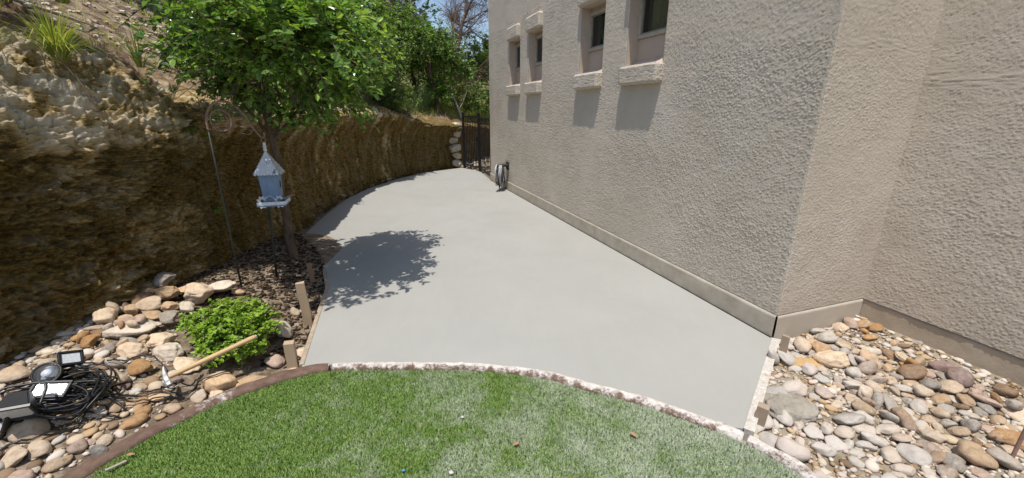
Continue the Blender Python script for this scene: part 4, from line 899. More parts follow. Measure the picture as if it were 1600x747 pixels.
for k, (a, b_) in enumerate(WINS):
    D_ = -.135; zs, zt = WZ
    w = link('window', quadmesh('window', [[(a, -.006, zs), (a, D_, zs), (a, D_, zt), (a, -.006, zt)], [(b_, -.006, zs), (b_, -.006, zt), (b_, D_, zt), (b_, D_, zs)],
        [(a, -.006, zt), (a, D_, zt), (b_, D_, zt), (b_, -.006, zt)], [(a, -.006, zs - .012), (b_, -.006, zs - .012), (b_, D_, zs + .06), (a, D_, zs + .06)],
        [(a, D_, zs), (b_, D_, zs), (b_, D_, 2.30), (a, D_, 2.30)], [(a, D_, 2.755), (b_, D_, 2.755), (b_, D_, zt), (a, D_, zt)]]), smooth_stucco, house)
    link('sill', stucco_block(a - .02, b_ + .02, 1.845, 2.028, .078, 'sill'), stucco, w)
    link('header', stucco_block(a - .01, b_ + .01, 2.802, 3.015, .065, 'header'), stucco, w)
    fz0, fz1, fw = 2.302, 2.752, .038
    mb = MB()
    for (s0, s1, z0, z1) in ((a, b_, fz0, fz0 + fw), (a, b_, fz1 - fw, fz1), (a, a + fw, fz0 + fw, fz1 - fw), (b_ - fw, b_, fz0 + fw, fz1 - fw)):
        me = wl_box(s0, s1, D_ - .03, D_ + .022, z0, z1, .004); vv = np.array([v.co[:] for v in me.vertices]); mb.add(vv, [np.array([list(f.vertices)]) for f in me.polygons])
    mb.link('frame', frame_mat, w, False)
    ms = MB()
    for (s0, s1, z0, z1) in ((a + fw, b_ - fw, fz0 + fw, fz0 + fw + .016), (a + fw, b_ - fw, fz1 - fw - .016, fz1 - fw), (a + fw, a + fw + .016, fz0 + fw + .016, fz1 - fw - .016), (b_ - fw - .016, b_ - fw, fz0 + fw + .016, fz1 - fw - .016)):
        me = wl_box(s0, s1, D_ - .02, D_ + .006, z0, z1, .002); vv = np.array([v.co[:] for v in me.vertices]); ms.add(vv, [np.array([list(f.vertices)]) for f in me.polygons])
    ms.link('sash', sash_mat, w, False)
    link('pane', quadmesh('pane', [[(a + fw, D_ - .008, fz1 - fw), (b_ - fw, D_ - .008, fz1 - fw), (b_ - fw, D_ - .008, fz0 + fw), (a + fw, D_ - .008, fz0 + fw)]]), glass, w)
    # folded curtain and the dark room behind
    cs = np.linspace(a + .02, b_ - .02, 60); dd = D_ - .10 + .018 * np.sin(np.linspace(0, 46 + 5 * k, 60)) + .008 * np.sin(np.linspace(1, 17, 60))
    open_ = (cs - a) / (b_ - a) > (.55 if k % 2 else .48); Vc = np.array([tuple(WD * s + WN * d) + (z,) for z in (2.25, 2.80) for s, d in zip(cs, dd)])
    Fc = np.array([[i, i + 1, i + 61, i + 60] for i in range(59) if open_[i]]); link('curtain', mesh_from('curtain', Vc, Fc), curtain_mat, w)
    z0, z1, dB = 2.2, 2.85, -1.2; A0, B0 = a - .3, b_ + .3; f0 = D_ - .032
    link('room', quadmesh('room', [[(A0, dB, z0), (B0, dB, z0), (B0, dB, z1), (A0, dB, z1)], [(A0, f0, z0), (A0, dB, z0), (A0, dB, z1), (A0, f0, z1)], [(B0, f0, z0), (B0, dB, z0), (B0, dB, z1), (B0, f0, z1)],
        [(A0, f0, z0), (B0, f0, z0), (B0, dB, z0), (A0, dB, z0)], [(A0, f0, z1), (B0, f0, z1), (B0, dB, z1), (A0, dB, z1)]]), dark_room, w)

# ------------------------------------------------------------------ rock cliff and hillside
def outward(P):
    T = np.gradient(P, axis=0); T /= np.linalg.norm(T, axis=1)[:, None]; return np.stack([-T[:, 1], T[:, 0]], 1)
CL_ALL = CLIFF
cl_len = np.concatenate([[0], np.cumsum(np.linalg.norm(np.diff(CL_ALL, axis=0), axis=1))])
KL = np.array([(0, -.25, .0), (.14, .22, .03), (.34, .75, .06), (.48, 1.12, .05), (.57, 1.36, .02), (.63, 1.50, .09), (.72, 1.68, .25), (.82, 1.90, .45), (.91, 2.14, .66), (1, 2.40, .90)])
KR = np.array([(0, -.25, .02), (.18, .30, .07), (.38, .80, .09), (.52, 1.15, .00), (.61, 1.38, -.18), (.67, 1.50, -.27), (.75, 1.60, -.12), (.83, 1.70, .24), (.91, 1.85, .48), (1, 2.10, .90)])  # overhanging lip shaped to cast the shade strip on the path
def cliff_frame(y, t):
    kl = sstep(4.5, 3.1, y); hf = 1 - .24 * sstep(9.3, 12.2, y) - .25 * sstep(12.5, 15, y); return kl, hf
def hill_z(y, t, u):
    kl, hf = cliff_frame(y, t); top = (kl * 2.40 + (1 - kl) * 2.10) * hf
    far = sstep(10.5, 14, y); slope = .62 * (1 - far) + .22 * far; H = 11.0
    return top + H * (1 - np.exp(-np.maximum(u - .9, 0) * slope / H)) + np.minimum(u - .9, 0) * .55
ts = [cl_len[0]]
while ts[-1] < cl_len[-1]:
    y = np.interp(ts[-1], cl_len, CL_ALL[:, 1]); ts.append(ts[-1] + (.0095 if 1.3 < y < 5.2 else .018 if 5.2 <= y < 12.4 else .12))
ts = np.array(ts[:-1]); B = np.stack([np.interp(ts, cl_len, CL_ALL[:, k]) for k in (0, 1)], 1)
O_ = outward(CL_ALL); O_ = np.stack([np.interp(ts, cl_len, O_[:, k]) for k in (0, 1)], 1)
for _ in range(60): O_[1:-1] = (O_[:-2] + O_[1:-1] * 2 + O_[2:]) / 4
O_ /= np.linalg.norm(O_, axis=1)[:, None]
nv = 290; v = np.linspace(0, 1, nv); kl, hf = cliff_frame(B[:, 1], ts)
z = kl[:, None] * np.interp(v, KL[:, 0], KL[:, 1])[None] + (1 - kl)[:, None] * np.interp(v, KR[:, 0], KR[:, 1])[None]
u = kl[:, None] * np.interp(v, KL[:, 0], KL[:, 2])[None] + (1 - kl)[:, None] * np.interp(v, KR[:, 0], KR[:, 2])[None]
# soften the profile's corners
for A in (z, u):
    for _ in range(20): A[:, 1:-1] = (A[:, :-2] + 2 * A[:, 1:-1] + A[:, 2:]) / 4
z = np.where(z > 0, z * hf[:, None], z)
Pc = np.stack([B[:, None, 0] + O_[:, None, 0] * u, B[:, None, 1] + O_[:, None, 1] * u, z], -1); shp = Pc.shape
dv = np.gradient(Pc, axis=1); du = np.gradient(Pc, axis=0); Nc = np.cross(dv.reshape(-1, 3), du.reshape(-1, 3)); Nc /= np.linalg.norm(Nc, axis=1)[:, None] + 1e-9
Pf = Pc.reshape(-1, 3); KLf = np.repeat(kl, nv); tf = np.repeat(ts, nv)
if (Nc[:, 0] * np.repeat(O_[:, 0], nv) + Nc[:, 1] * np.repeat(O_[:, 1], nv)).mean() > 0: Nc = -Nc
Q = np.c_[tf, Pf[:, 2], Pf[:, 0] * .5]
w1 = fbm(Q * [2.1, 2.5, 2], 3, 50)
tilt = Q[:, 1] + .22 * Q[:, 0] * KLf * .35 + (w1 - .5) * .35
led = tilt * 7.0; fr_ = led - np.floor(led); led_id = np.floor(led)
ledge = (np.minimum(fr_ / .75, (1 - fr_) / .25)) * vnoise(np.c_[Q[:, 0] * 1.6, led_id * 3.3, led_id], 51)
led2 = tilt * 19 + vnoise(Q * 4, 58) * 2; f2 = led2 - np.floor(led2); ledge2 = np.minimum(f2 / .7, (1 - f2) / .3) * vnoise(np.c_[Q[:, 0] * 5, np.floor(led2) * 2.7, led2 * 0], 52)
chunk = fbm(Q * [8, 13, 8], 4, 53); fine = fbm(Q * [26, 44, 26], 3, 54)
streak = fbm(Q * [9, .8, 3], 3, 55); flake = fbm(Q * [34, 95, 34], 2, 59); pit = sstep(.55, .75, fbm(Q * [13, 20, 10], 3, 57))
hL = (w1 - .5) * .20 + ledge * .045 + ledge2 * .055 + (chunk - .5) * .15 + (fine - .5) * .09 + (flake - .5) * .05 - pit * .05
hR = (w1 - .5) * .16 + ledge * .030 + ledge2 * .018 + (streak - .5) * .12 + (chunk - .5) * .075 + (fine - .5) * .05 + (flake - .5) * .03 - pit * .035
top_f = sstep(.80, 1.0, np.tile(v, len(ts)))
h = (KLf * hL + (1 - KLf) * hR) * (1 - .45 * top_f)
h = h - .03 * (1 - KLf)
Pf = Pf + Nc * h[:, None]
stain_shade = fbm(Q * [2.6, 3.2, 2], 4, 60); vein_light = KLf * fbm(Q * [6, 14, 5], 4, 61) + (1 - KLf) * fbm(Q * [15, 3.2, 5], 4, 62)
q = grid_faces(nv, len(ts))
n = NT('limestone'); p = n.pos()
a = n.attr('stain_shade'); vn = n.attr('vein_light')
mix1 = n.math('ADD', vn, n.math('MULTIPLY', n.math('SUBTRACT', n.noise(n.vec(p, (1, 1, 2.8)), 26, 9, .82), .5), 1.15))
rock = n.ramp(mix1, [(.30, (.075, .052, .020)), (.42, (.21, .145, .052)), (.50, (.37, .26, .105)), (.60, (.48, .38, .225)), (.76, (.58, .50, .375))])
mixs = n.math('ADD', a, n.math('MULTIPLY', n.math('SUBTRACT', n.noise(n.vec(p, (1, 1, 2.2)), 17, 9, .80), .5), 1.0))
moss = n.ramp(n.noise(n.vec(p, (1, 1, 2.5)), 24, 9, .82), [(.36, (.016, .013, .005)), (.48, (.070, .048, .013)), (.60, (.26, .17, .045))])
rock = n.mix(n.ramp(mixs, [(.45, 0.), (.66, .85)]), rock, moss)
soilc = n.ramp(n.noise(p, 12, 7, .75), [(.3, (.07, .042, .028)), (.5, (.19, .125, .085)), (.68, (.36, .28, .20))])
rock = n.mix(n.attr('soil'), rock, soilc)
cliff_mat = n.done(rock, .95, n.bump(n.noise(n.vec(p, (1, 1, 2.6)), 42, 8, .8), .8, .013, n.bump(n.voro(n.vec(p, (1, 1, 2.4)), 30), .4, .010)), 0, .12)
zz = Pf[:, 2]
# patchy dark growth, painted heavier where the face is shaded; sunlit brow painted paler
stain_shade_v = .03 - .05 * KLf * sstep(1.0, .5, zz) + .06 * (1 - KLf) + .05 * KLf * sstep(1.45, 1.2, zz) + KLf * stain_shade + (1 - KLf) * (.45 * stain_shade + .55 * fbm(Q * [5, .9, 2], 4, 66)) + .13 * KLf * sstep(1.55, 1.15, zz) - .28 * sstep(1.25, 1.55, zz) - .02 + .10 * (1 - KLf) + .06 * (1 - KLf) * sstep(1.5, 1.2, zz) + (streak - .5) * .35 * (1 - KLf) - .04 * sstep(.3, .0, zz)
link('cliff', mesh_from('cliff', Pf, q if True else q, True, {'stain_shade': stain_shade_v, 'vein_light': vein_light + .11 * KLf * sstep(1.15, 1.5, zz), 'soil': sstep(.80, .97, np.tile(v, len(ts)) + (w1 - .5) * .3)}), cliff_mat, kind='structure', label='rugged stained limestone cliff along the left side of the path')  # vein tone lifted towards the brow as painted sunlight

hx = np.concatenate([-np.geomspace(300, 17, 14), np.arange(-16, 9, .16), np.geomspace(9.2, 300, 16)]); hy = np.concatenate([-np.geomspace(300, 7, 14), np.arange(-6, 30, .16), np.geomspace(30.5, 400, 16)])
X, Y = np.meshgrid(hx, hy); xf, yf = X.ravel(), Y.ravel()
CLX = np.concatenate([[CL_ALL[0] + (CL_ALL[0] - CL_ALL[1]) * 1500 / 1.0], CL_ALL[::3], [CL_ALL[-1] + np.array([1.0, .22]) * 400]])
ud, td = dist_poly(CLX, xf, yf)
j = np.argmin([0]); yb = np.interp(td - np.linalg.norm(CLX[1] - CLX[0]), cl_len, CL_ALL[:, 1])
def hill_noise(x, y): return (fbm(np.c_[x * .5, y * .5, x * 0], 3, 70) - .5) * .5 + (fbm(np.c_[x * 2.5, y * 2.5, x * 0], 4, 71) - .5) * .22
hz = hill_z(yb, td, ud) + hill_noise(xf, yf) * sstep(.8, 2.5, ud) - .06 * sstep(1.3, .8, ud)
keep = (ud > .62).reshape(X.shape); keepc = keep[:-1, :-1] & keep[1:, :-1] & keep[:-1, 1:] & keep[1:, 1:]
n = NT('hillside_soil'); p = n.pos()
c = n.ramp(n.noise(p, 5, 9, .75), [(.3, (.055, .034, .024)), (.44, (.15, .10, .068)), (.55, (.32, .245, .17)), (.68, (.48, .41, .32))])
c = n.mix(n.ramp(n.math('MULTIPLY', n.sep(p, 1), .05), [(.42, 0.), (.56, .85)]), c, n.ramp(n.noise(p, 7, 6, .7), [(.3, (.06, .075, .022)), (.55, (.15, .16, .05)), (.7, (.27, .25, .11))]))
hill_mat = n.done(c, .95, n.bump(n.noise(p, 22, 9, .75), .9, .03), 0, .15)
link('hillside', mesh_from('hillside', np.c_[xf, yf, hz], grid_faces(len(hx), len(hy))[keepc.ravel()]), hill_mat, kind='structure', label='steep bare brown hillside rising behind the cliff')
def hill_at(x, y):
    x = np.atleast_1d(np.asarray(x, float)); y = np.atleast_1d(np.asarray(y, float)); u_, t_ = dist_poly(CLX, x, y)
    yb_ = np.interp(t_ - np.linalg.norm(CLX[1] - CLX[0]), cl_len, CL_ALL[:, 1]); return hill_z(yb_, t_, u_) + hill_noise(x, y) * sstep(.8, 2.5, u_), u_
from mathutils.bvhtree import BVHTree
def surf(x, y, k=1):
    z_, u_ = hill_at(x, y); return float(z_[0])

# ------------------------------------------------------------------ vegetation
def norm(a): return a / (np.linalg.norm(a, axis=-1, keepdims=True) + 1e-9)
def add_leaves(mb, P, D, N, L, W, tone, full=True):
    D = norm(D); S = norm(np.cross(D, N)); N = np.cross(S, D); L = L[:, None]; W = W[:, None]; k = len(P); o = np.arange(k)[:, None]
    if full:
        f = .16 * W
        V = np.stack([P, P + D * L * .35 + S * W * .5 + N * f, P + D * L * .75 + S * W * .36 + N * f * .5, P + D * L - N * L * .08, P + D * L * .75 - S * W * .36 + N * f * .5, P + D * L * .35 - S * W * .5 + N * f], 1).reshape(-1, 3); o = o * 6
        mb.add(V, [np.concatenate([o, o + 1, o + 2, o + 3], 1), np.concatenate([o, o + 3, o + 4, o + 5], 1)], np.repeat(tone, 6))
    else:
        V = np.stack([P, P + D * L * .45 + S * W * .5, P + D * L, P + D * L * .45 - S * W * .5], 1).reshape(-1, 3); o = o * 4
        mb.add(V, [np.concatenate([o, o + 1, o + 2], 1), np.concatenate([o, o + 2, o + 3], 1)], np.repeat(tone, 4))

def tree(name, label, cat, base, crown, leaf, bark, seed, n_twig=500, per=12, L=.05, W=.026, tr=.06, stems=1, twig=.45, gap=.42, group=None, full=True, droop=.25, limbs=12, avoid=None, up=.25, top=None):
    """crown: list of (centre, radii); base: foot of the trunk"""
    rg = np.random.default_rng(seed); base = np.array(base, float)
    root = thing(name, label, cat, tuple(base), 0, group); wood = MB(); fol = MB(); samples = []
    cs = [(np.array(c_, float) - base, np.array(r_, float)) for c_, r_ in crown]
    wts = np.array([np.prod(r_) for _, r_ in cs]); wts /= wts.sum(); mean_c = sum(c_ * w_ for (c_, _), w_ in zip(cs, wts))
    for s_ in range(stems):
        tp = mean_c * np.array([1, 1, 0]) * .85 + np.array([0, 0, mean_c[2]]) + rg.normal(0, .08, 3) * cs[0][1]
        if top is not None: tp = np.array(top) - base + rg.normal(0, .03, 3)
        st = np.array([rg.normal(0, .05) * (stems > 1), rg.normal(0, .05) * (stems > 1), -.12])
        ctrl = [st, st * .6 + tp * .3 * np.array([.5, .5, 1]) + rg.normal(0, .05, 3) * tr * 8, tp * .68 * np.array([.9, .9, 1]) + rg.normal(0, .05, 3) * tr * 8, tp]
        T_ = spline(ctrl, 10); wob = np.c_[fbm(T_ * 4 + seed, 2, seed) - .5, fbm(T_ * 4 + 9 + seed, 2, seed + 1) - .5, np.zeros(len(T_))]; T_ = T_ + wob * tr * 1.2
        R_ = np.linspace(tr, tr * .45, len(T_)) / math.sqrt(stems) * 1.1; R_[:3] *= np.array([1.5, 1.25, 1.1])
        tube(wood, T_, R_, 9)
        for l_ in range(limbs):
            c_, r_ = cs[rg.choice(len(cs), p=wts)]; d = norm(rg.normal(0, 1, 3)); d[2] = d[2] * .7 + .1; e_ = c_ + d * r_ * rg.uniform(.45, .8)
            i0 = rg.integers(int(len(T_) * .74), len(T_)); p0 = T_[i0]; mid = (p0 + e_) / 2 + rg.normal(0, .07, 3) * r_ + np.array([0, 0, .08]) * r_[2]
            q_ = spline([p0, mid, e_], 8); rr_ = np.linspace(R_[i0] * .55, tr * .08, len(q_)); tube(wood, q_, rr_, 5); samples.append(q_[3:])
    samples.append(T_[-4:]); S_ = np.concatenate(samples)
    made = 0; tries = 0; off = rg.uniform(0, 99, 3)
    while made < n_twig and tries < n_twig * 6:
        tries += 1; c_, r_ = cs[rg.choice(len(cs), p=wts)]; d = norm(rg.normal(0, 1, 3)); rho = rg.uniform(.12, 1) ** .5
        p1 = c_ + d * r_ * rho * (1 + .18 * (rg.random() - .5))
        if mnoise.noise(Vector((p1 + off) * (1.5 / max(.35, r_.min())))) * .5 + .5 < gap + .15 * (rho - .75): continue
        k_ = np.argmin(((S_ - p1) ** 2).sum(1) + rg.random(len(S_)) * .02); p0 = S_[k_]; dd = p1 - p0; dist = np.linalg.norm(dd)
        tl = min(dist, twig * rg.uniform(.7, 1.3)); tdir = norm(dd + rg.normal(0, .35, 3) * dist + d * .3 * dist)
        b0 = p1 - tdir * tl; b0 = b0 + (p0 - b0) * (rg.random() < .35) * .5
        mid = (b0 + p1) / 2 + np.array([0, 0, tl * .08]); tip = p1 + np.array([0, 0, -droop * tl])
        tw = spline([b0, mid, tip], 4); made += 1
        V_, F_ = tube_vf(tw, np.linspace(.0038, .0014, len(tw)) * (1 + tr * 6), 3, False); wood.add(V_, F_)
        m_ = max(3, int(per * rg.uniform(.7, 1.3))); s_ = np.sort(rg.uniform(.12, 1.0, m_)) * (len(tw) - 1); i_ = np.minimum(s_.astype(int), len(tw) - 2); P_ = tw[i_] + (tw[i_ + 1] - tw[i_]) * (s_ - i_)[:, None]
        ax = norm(tw[-1] - tw[0]); sd = norm(np.cross(ax, [0, 0, 1.0]) + 1e-6); sg = np.where(np.arange(m_) % 2, 1, -1)[:, None]
        D_ = ax * .55 + sd * sg * .8 + rg.normal(0, .38, (m_, 3)); N_ = np.array([0, 0, 1.0]) + rg.normal(0, .45, (m_, 3)) + d * up
        sz = rg.uniform(.65, 1.2, m_); tone = np.clip(rg.normal(.5, .2) + rg.normal(0, .16, m_), 0, 1)
        if avoid is not None:
            ok = ~avoid(P_ + base); P_, D_, N_, sz, tone = P_[ok], D_[ok], N_[ok], sz[ok], tone[ok]
            if len(P_) == 0: continue
        add_leaves(fol, P_, D_, N_, L * sz, W * sz, tone, full)
    wood.link('trunk', bark, root); fol.link('crown', leaf, root, False)
    return root

bark = simple('grey_brown_bark', (.17, .125, .085), (.07, .05, .035), 22, .9, .9, .012, 50, stretch=(1, 1, .25))
pale_bark = simple('bleached_wood', (.42, .38, .32), (.25, .21, .17), 14, .9, .5, .006, 40)
dead_bark = simple('dead_brown_wood', (.20, .13, .095), (.11, .07, .05), 14, .9, .5, .006, 40)
leaf_main = leaf_mat('glossy_leaves', (.065, .135, .036), (.17, .31, .062), (.35, .50, .10), .27, .36)
leaf_dark = leaf_mat('dark_leaves', (.032, .075, .018), (.085, .17, .033), (.17, .28, .05), .4, .25)
leaf_mid = leaf_mat('mid_leaves', (.075, .14, .028), (.16, .28, .05), (.28, .42, .075), .45, .3)
leaf_lime = leaf_mat('lime_leaves', (.09, .17, .015), (.16, .27, .024), (.24, .36, .035), .45, .35)
leaf_lime2 = leaf_mat('pale_shrub_leaves', (.09, .15, .03), (.18, .27, .055), (.29, .39, .09), .5, .3)
leaf_shrub = leaf_mat('bright_shrub_leaves', (.13, .23, .022), (.24, .39, .036), (.36, .54, .055), .42, .33)

tree('broadleaf_tree', 'leafy green tree with a slim dark trunk in front of the cliff, shading the path', 'tree', (-2.40, 4.27, .02),
     [((-2.0, 3.75, 2.12), (.95, .95, .55)), ((-1.40, 3.48, 2.02), (.60, .60, .42)), ((-2.70, 3.95, 2.05), (.38, .60, .44)), ((-1.95, 3.97, 1.65), (.85, .42, .28)), ((-1.70, 4.3, 2.3), (.75, .6, .5)), ((-1.75, 2.95, 2.34), (.55, .45, .30)), ((-3.0, 3.4, 2.95), (.42, .48, .28))],  # last lobe, out of view, added to shade the cliff behind the hook
     leaf_main, bark, 11, n_twig=1380, per=16, L=.062, W=.035, tr=.05, twig=.34, gap=.36, limbs=22, top=(-2.28, 4.05, 1.75), avoid=lambda P: (P[:, 1] < 3.62) & (P[:, 2] < 1.82) & (P[:, 0] < -1.5))

def stem_plant(name, label, loc, n_st, h_, sp, mat, seed, group=None, lw=.010, per=10, lL=.05):
    """wispy upright weed: thin stems with narrow leaves"""
    rg = np.random.default_rng(seed); root = thing(name, label, 'plant', loc, 0, group); mb = MB(); st = MB()
    for i_ in range(n_st):
        a_ = rg.uniform(0, 6.28); r_ = sp * rg.uniform(.2, 1) ; ln = rg.uniform(.6, 1.1) * h_
        P_ = spline([(r_ * .4 * math.cos(a_), r_ * .4 * math.sin(a_), -.05), (r_ * .8 * math.cos(a_), r_ * .8 * math.sin(a_), ln * .5), (r_ * 1.3 * math.cos(a_), r_ * 1.3 * math.sin(a_), ln)], 5)
        V_, F_ = tube_vf(P_, np.linspace(.004, .0015, len(P_)), 3, False); st.add(V_, F_)
        k_ = per; s_ = rg.uniform(.15, 1, k_) * (len(P_) - 1); ii = np.minimum(s_.astype(int), len(P_) - 2); p_ = P_[ii] + (P_[ii + 1] - P_[ii]) * (s_ - ii)[:, None]
        D_ = rg.normal(0, .8, (k_, 3)) + np.array([0, 0, .9]); add_leaves(mb, p_, D_, rg.normal(0, 1, (k_, 3)), lL * rg.uniform(.7, 1.4, k_), lw * rg.uniform(.7, 1.3, k_), np.clip(rg.normal(.5, .2, k_), 0, 1), False)
    st.link('stem', mat, root); mb.link('leaf_mass', mat, root, False); return root

def tuft(mb, c_, n_b, L, spread, w, rg, tone=.5, fall=.6, dirn=None):
    az = rg.uniform(0, 2 * np.pi, n_b); ln = L * rg.uniform(.5, 1.15, n_b); lean = rg.uniform(.1, 1, n_b) * spread
    d = np.c_[np.cos(az), np.sin(az), np.zeros(n_b)]
    if dirn is not None: d = norm(d + np.array(dirn))
    side = np.cross(d, [0, 0, 1.0]); b0 = np.array(c_) + d * rg.uniform(0, .04, n_b)[:, None]
    tt_ = np.linspace(0, 1, 5); V = []
    for t_ in tt_:
        p_ = b0 + d * (ln * lean * t_ ** 1.4)[:, None] + np.array([0, 0, 1.0]) * (ln * (t_ - fall * lean * t_ ** 2.2))[:, None]; ww = (w * (1 - t_ ** 1.6) + .0006)
        V.append(p_ - side * ww / 2); V.append(p_ + side * ww / 2)
    V = np.stack(V, 1).reshape(-1, 3); o = np.arange(n_b)[:, None] * 10
    F = np.concatenate([np.concatenate([o + 2 * i_, o + 2 * i_ + 1, o + 2 * i_ + 3, o + 2 * i_ + 2], 1) for i_ in range(4)]); mb.add(V, F, np.repeat(np.clip(rg.normal(tone, .2, n_b), 0, 1), 10))
n = NT('grass_blades'); n.b.inputs['Subsurface Weight'].default_value = 0
grass_mat = leaf_mat('wild_grass_blades', (.16, .22, .035), (.34, .39, .08), (.58, .52, .21), .5, .3)
green_grass = leaf_mat('green_weed_blades', (.10, .17, .06), (.20, .30, .11), (.33, .42, .19), .55, .3)
bpy.data.materials.remove(n.m)
rg = np.random.default_rng(44)
for lab, (x, y, z_), nb, L_, sp, dr in (
    ('arching green and straw grass clump hanging from the sunlit cliff brow', (-3.28, 3.25, 1.93), 260, .50, 1.35, (.5, -.1, 0)),
    ('green grass clump at the top left edge of the cliff', (-3.62, 3.75, 2.42), 140, .42, 1.2, None),
    ('small grass clump with long blades fanning out beside the tree crown', (-3.22, 3.86, 1.95), 34, .46, 1.0, (.8, -.3, 0)),
    ('straw coloured grass clump left of the arching clump on the cliff', (-3.40, 2.95, 1.98), 60, .30, .9, (.3, 0, 0))):
    mb = MB(); tuft(mb, (0, 0, 0), nb, L_, sp, .008, rg, .45, .75, dr); t_ = thing('grass_clump', lab, 'grass clump', (x, y, z_), 0, 'grass clumps growing on the cliff'); mb.link('blades', grass_mat, t_, False)
# grass on the far bank: nobody could count it
mb = MB(); rg = np.random.default_rng(45)
gxs = rg.uniform(-4.2, 1.5, 5200); gys = rg.uniform(8.6, 19, 5200); gh, gu = hill_at(gxs, gys)
for x, y, h_, u_ in zip(gxs, gys, gh, gu):
    if u_ < .42 or u_ > 5 or rg.random() > .45 + .5 * (y > 11): continue
    if u_ < .9: h_ = h_ - .03
    tuft(mb, (x, y, h_ - .02), 9, rg.uniform(.14, .34), .6, .011, rg, .45 + .2 * (y > 12), .5)
mb.link('grass', grass_mat, None, False, kind='stuff', label='sunlit yellow green grass on the bank above the gate')
mb = MB(); rg = np.random.default_rng(46); gxs = rg.uniform(-7, -3.5, 420); gys = rg.uniform(2.2, 8, 420); gh, gu = hill_at(gxs, gys)
for x, y, h_, u_ in zip(gxs, gys, gh, gu):
    if .75 < u_ < 3.5: tuft(mb, (x, y, h_ - .02), 7, rg.uniform(.08, .2), .9, .007, rg, .75, .6)
mb.link('grass', grass_mat, None, False, kind='stuff', label='sparse dry grass wisps on the bare slope above the cliff')
wx = [(-2.98, 8.7), (-3.15, 9.2), (-2.95, 9.7), (-2.75, 10.3), (-2.6, 10.9), (-2.35, 11.4), (-3.3, 8.2), (-2.2, 12.0), (-3.1, 10.4), (-2.9, 11.2), (-2.0, 12.8)]
WPOS = ['fifth from the left', 'sixth from the left', 'in the middle of the row', 'just right of the middle', 'above the last bare rock', 'nearest the stone pier', 'leftmost and nearest', 'directly above the stone pier', 'set back uphill of the middle', 'set back uphill of the pier', 'beyond the gate post']
for i_, (x, y) in enumerate(wx):
    r_ = np.array([-.85, .3]); stem_plant('wild_shrub', f'feathery grey green weed on the far cliff brow, {WPOS[i_]}', (x - .35, y + .15, surf(x - .35, y + .15) - .02), 46, .62 if i_ % 3 else .8, .30, green_grass, 300 + i_, 'feathery weeds along the far cliff top', .007, 22, .07)

tree('bush', 'yellow green leafy bush at the cliff edge just right of the big tree crown', 'bush', (-3.2, 9.4, 1.75), [((-2.98, 9.3, 2.35), (.50, .5, .38))], leaf_lime, bark, 21, 230, 14, .055, .034, .02, 2, .25, .33, limbs=6)
BGT = [('dense dark green tree directly behind the big tree crown on the hillside', (-4.0, 6.6), [((-3.9, 6.4, 3.5), (1.0, 1.1, .95)), ((-3.75, 7.3, 3.0), (.75, .9, .8))], leaf_dark, 470, .075, .045),
       ('mid green spreading tree on the bank right of the big tree crown', (-3.7, 9.2), [((-3.5, 9.4, 3.6), (1.0, 1.0, 1.1)), ((-3.1, 10.0, 2.9), (.8, .8, .6)), ((-3.2, 9.8, 4.5), (.9, .9, .7))], leaf_mid, 620, .07, .042),
       ('bushy green tree farther along the bank, below the dead tree', (-2.9, 13.4), [((-2.45, 13.4, 3.2), (1.1, 1.0, .9)), ((-3.4, 13.2, 3.6), (1.2, 1.0, 1.3)), ((-2.2, 13.6, 2.6), (.7, .7, .45))], leaf_mid, 640, .09, .055),
       ('green tree beside the house corner beyond the iron gate', (-1.0, 17.0), [((-1.0, 16.8, 3.5), (1.1, 1.0, .95)), ((.2, 17.2, 3.4), (1.2, 1.0, 1.1)), ((-1.6, 16.6, 2.9), (.9, .8, .6))], leaf_mid, 620, .10, .06),
       ('tall dark green tree highest on the far hill behind the others', (-5.6, 17.5), [((-5.0, 17.3, 6.2), (1.9, 1.6, 2.2)), ((-3.9, 17.5, 4.6), (1.5, 1.3, 1.5))], leaf_dark, 760, .12, .075),
       ('leafy light green tree on the bank under the dead tree branches', (-2.2, 12.8), [((-2.05, 12.9, 3.35), (.85, .8, .75)), ((-2.9, 12.2, 3.4), (.9, .8, .9)), ((-1.5, 13.6, 2.75), (.6, .6, .45))], leaf_mid, 620, .075, .045),
       ('low dense bush tree on the bank above the far cliff', (-3.6, 10.8), [((-3.35, 10.6, 2.75), (.9, .9, .6)), ((-3.6, 11.8, 2.9), (.9, .9, .7))], leaf_mid, 520, .07, .042),
       ('dull green far tree standing between the dead tree and the hill', (-2.6, 21.5), [((-2.6, 21.3, 3.7), (2.6, 1.5, 1.5)), ((-.2, 21.5, 3.6), (1.8, 1.4, 1.4))], leaf_dark, 700, .13, .08),
       ('shady green hillside tree far up behind the bare soil slope', (-6.6, 8.4), [((-6.2, 8.2, 5.2), (1.6, 1.5, 1.3))], leaf_dark, 330, .10, .06)]
for i_, (lab, (x, y), cr, lm, nt, L_, W_) in enumerate(BGT):
    tree('hillside_tree', lab, 'tree', (x, y, surf(x, y)), cr, lm, bark, 60 + i_, nt, 17, L_, W_, .07, 1, .6, .36, 'trees on the hillside', False, limbs=12)
# trees above the cliff, left of the view: their crowns dapple the cliff
for i_, (lab, (x, y), cr, nt) in enumerate([('small tree on the slope above the left end of the cliff', (-4.6, 1.9), [((-3.45, 2.1, 4.3), (.48, .60, .30)), ((-3.75, 1.5, 4.4), (.5, .5, .3))], 75), ('thin tree on the slope above the cliff lights', (-5.0, 3.3), [((-3.65, 3.0, 4.6), (.45, .5, .3))], 40)]):
    tree('hillside_tree', lab, 'tree', (x, y, surf(x, y)), cr, leaf_dark, bark, 90 + i_, nt, 14, .07, .042, .05, 1, .4, .4, 'trees on the hillside', False, limbs=8)

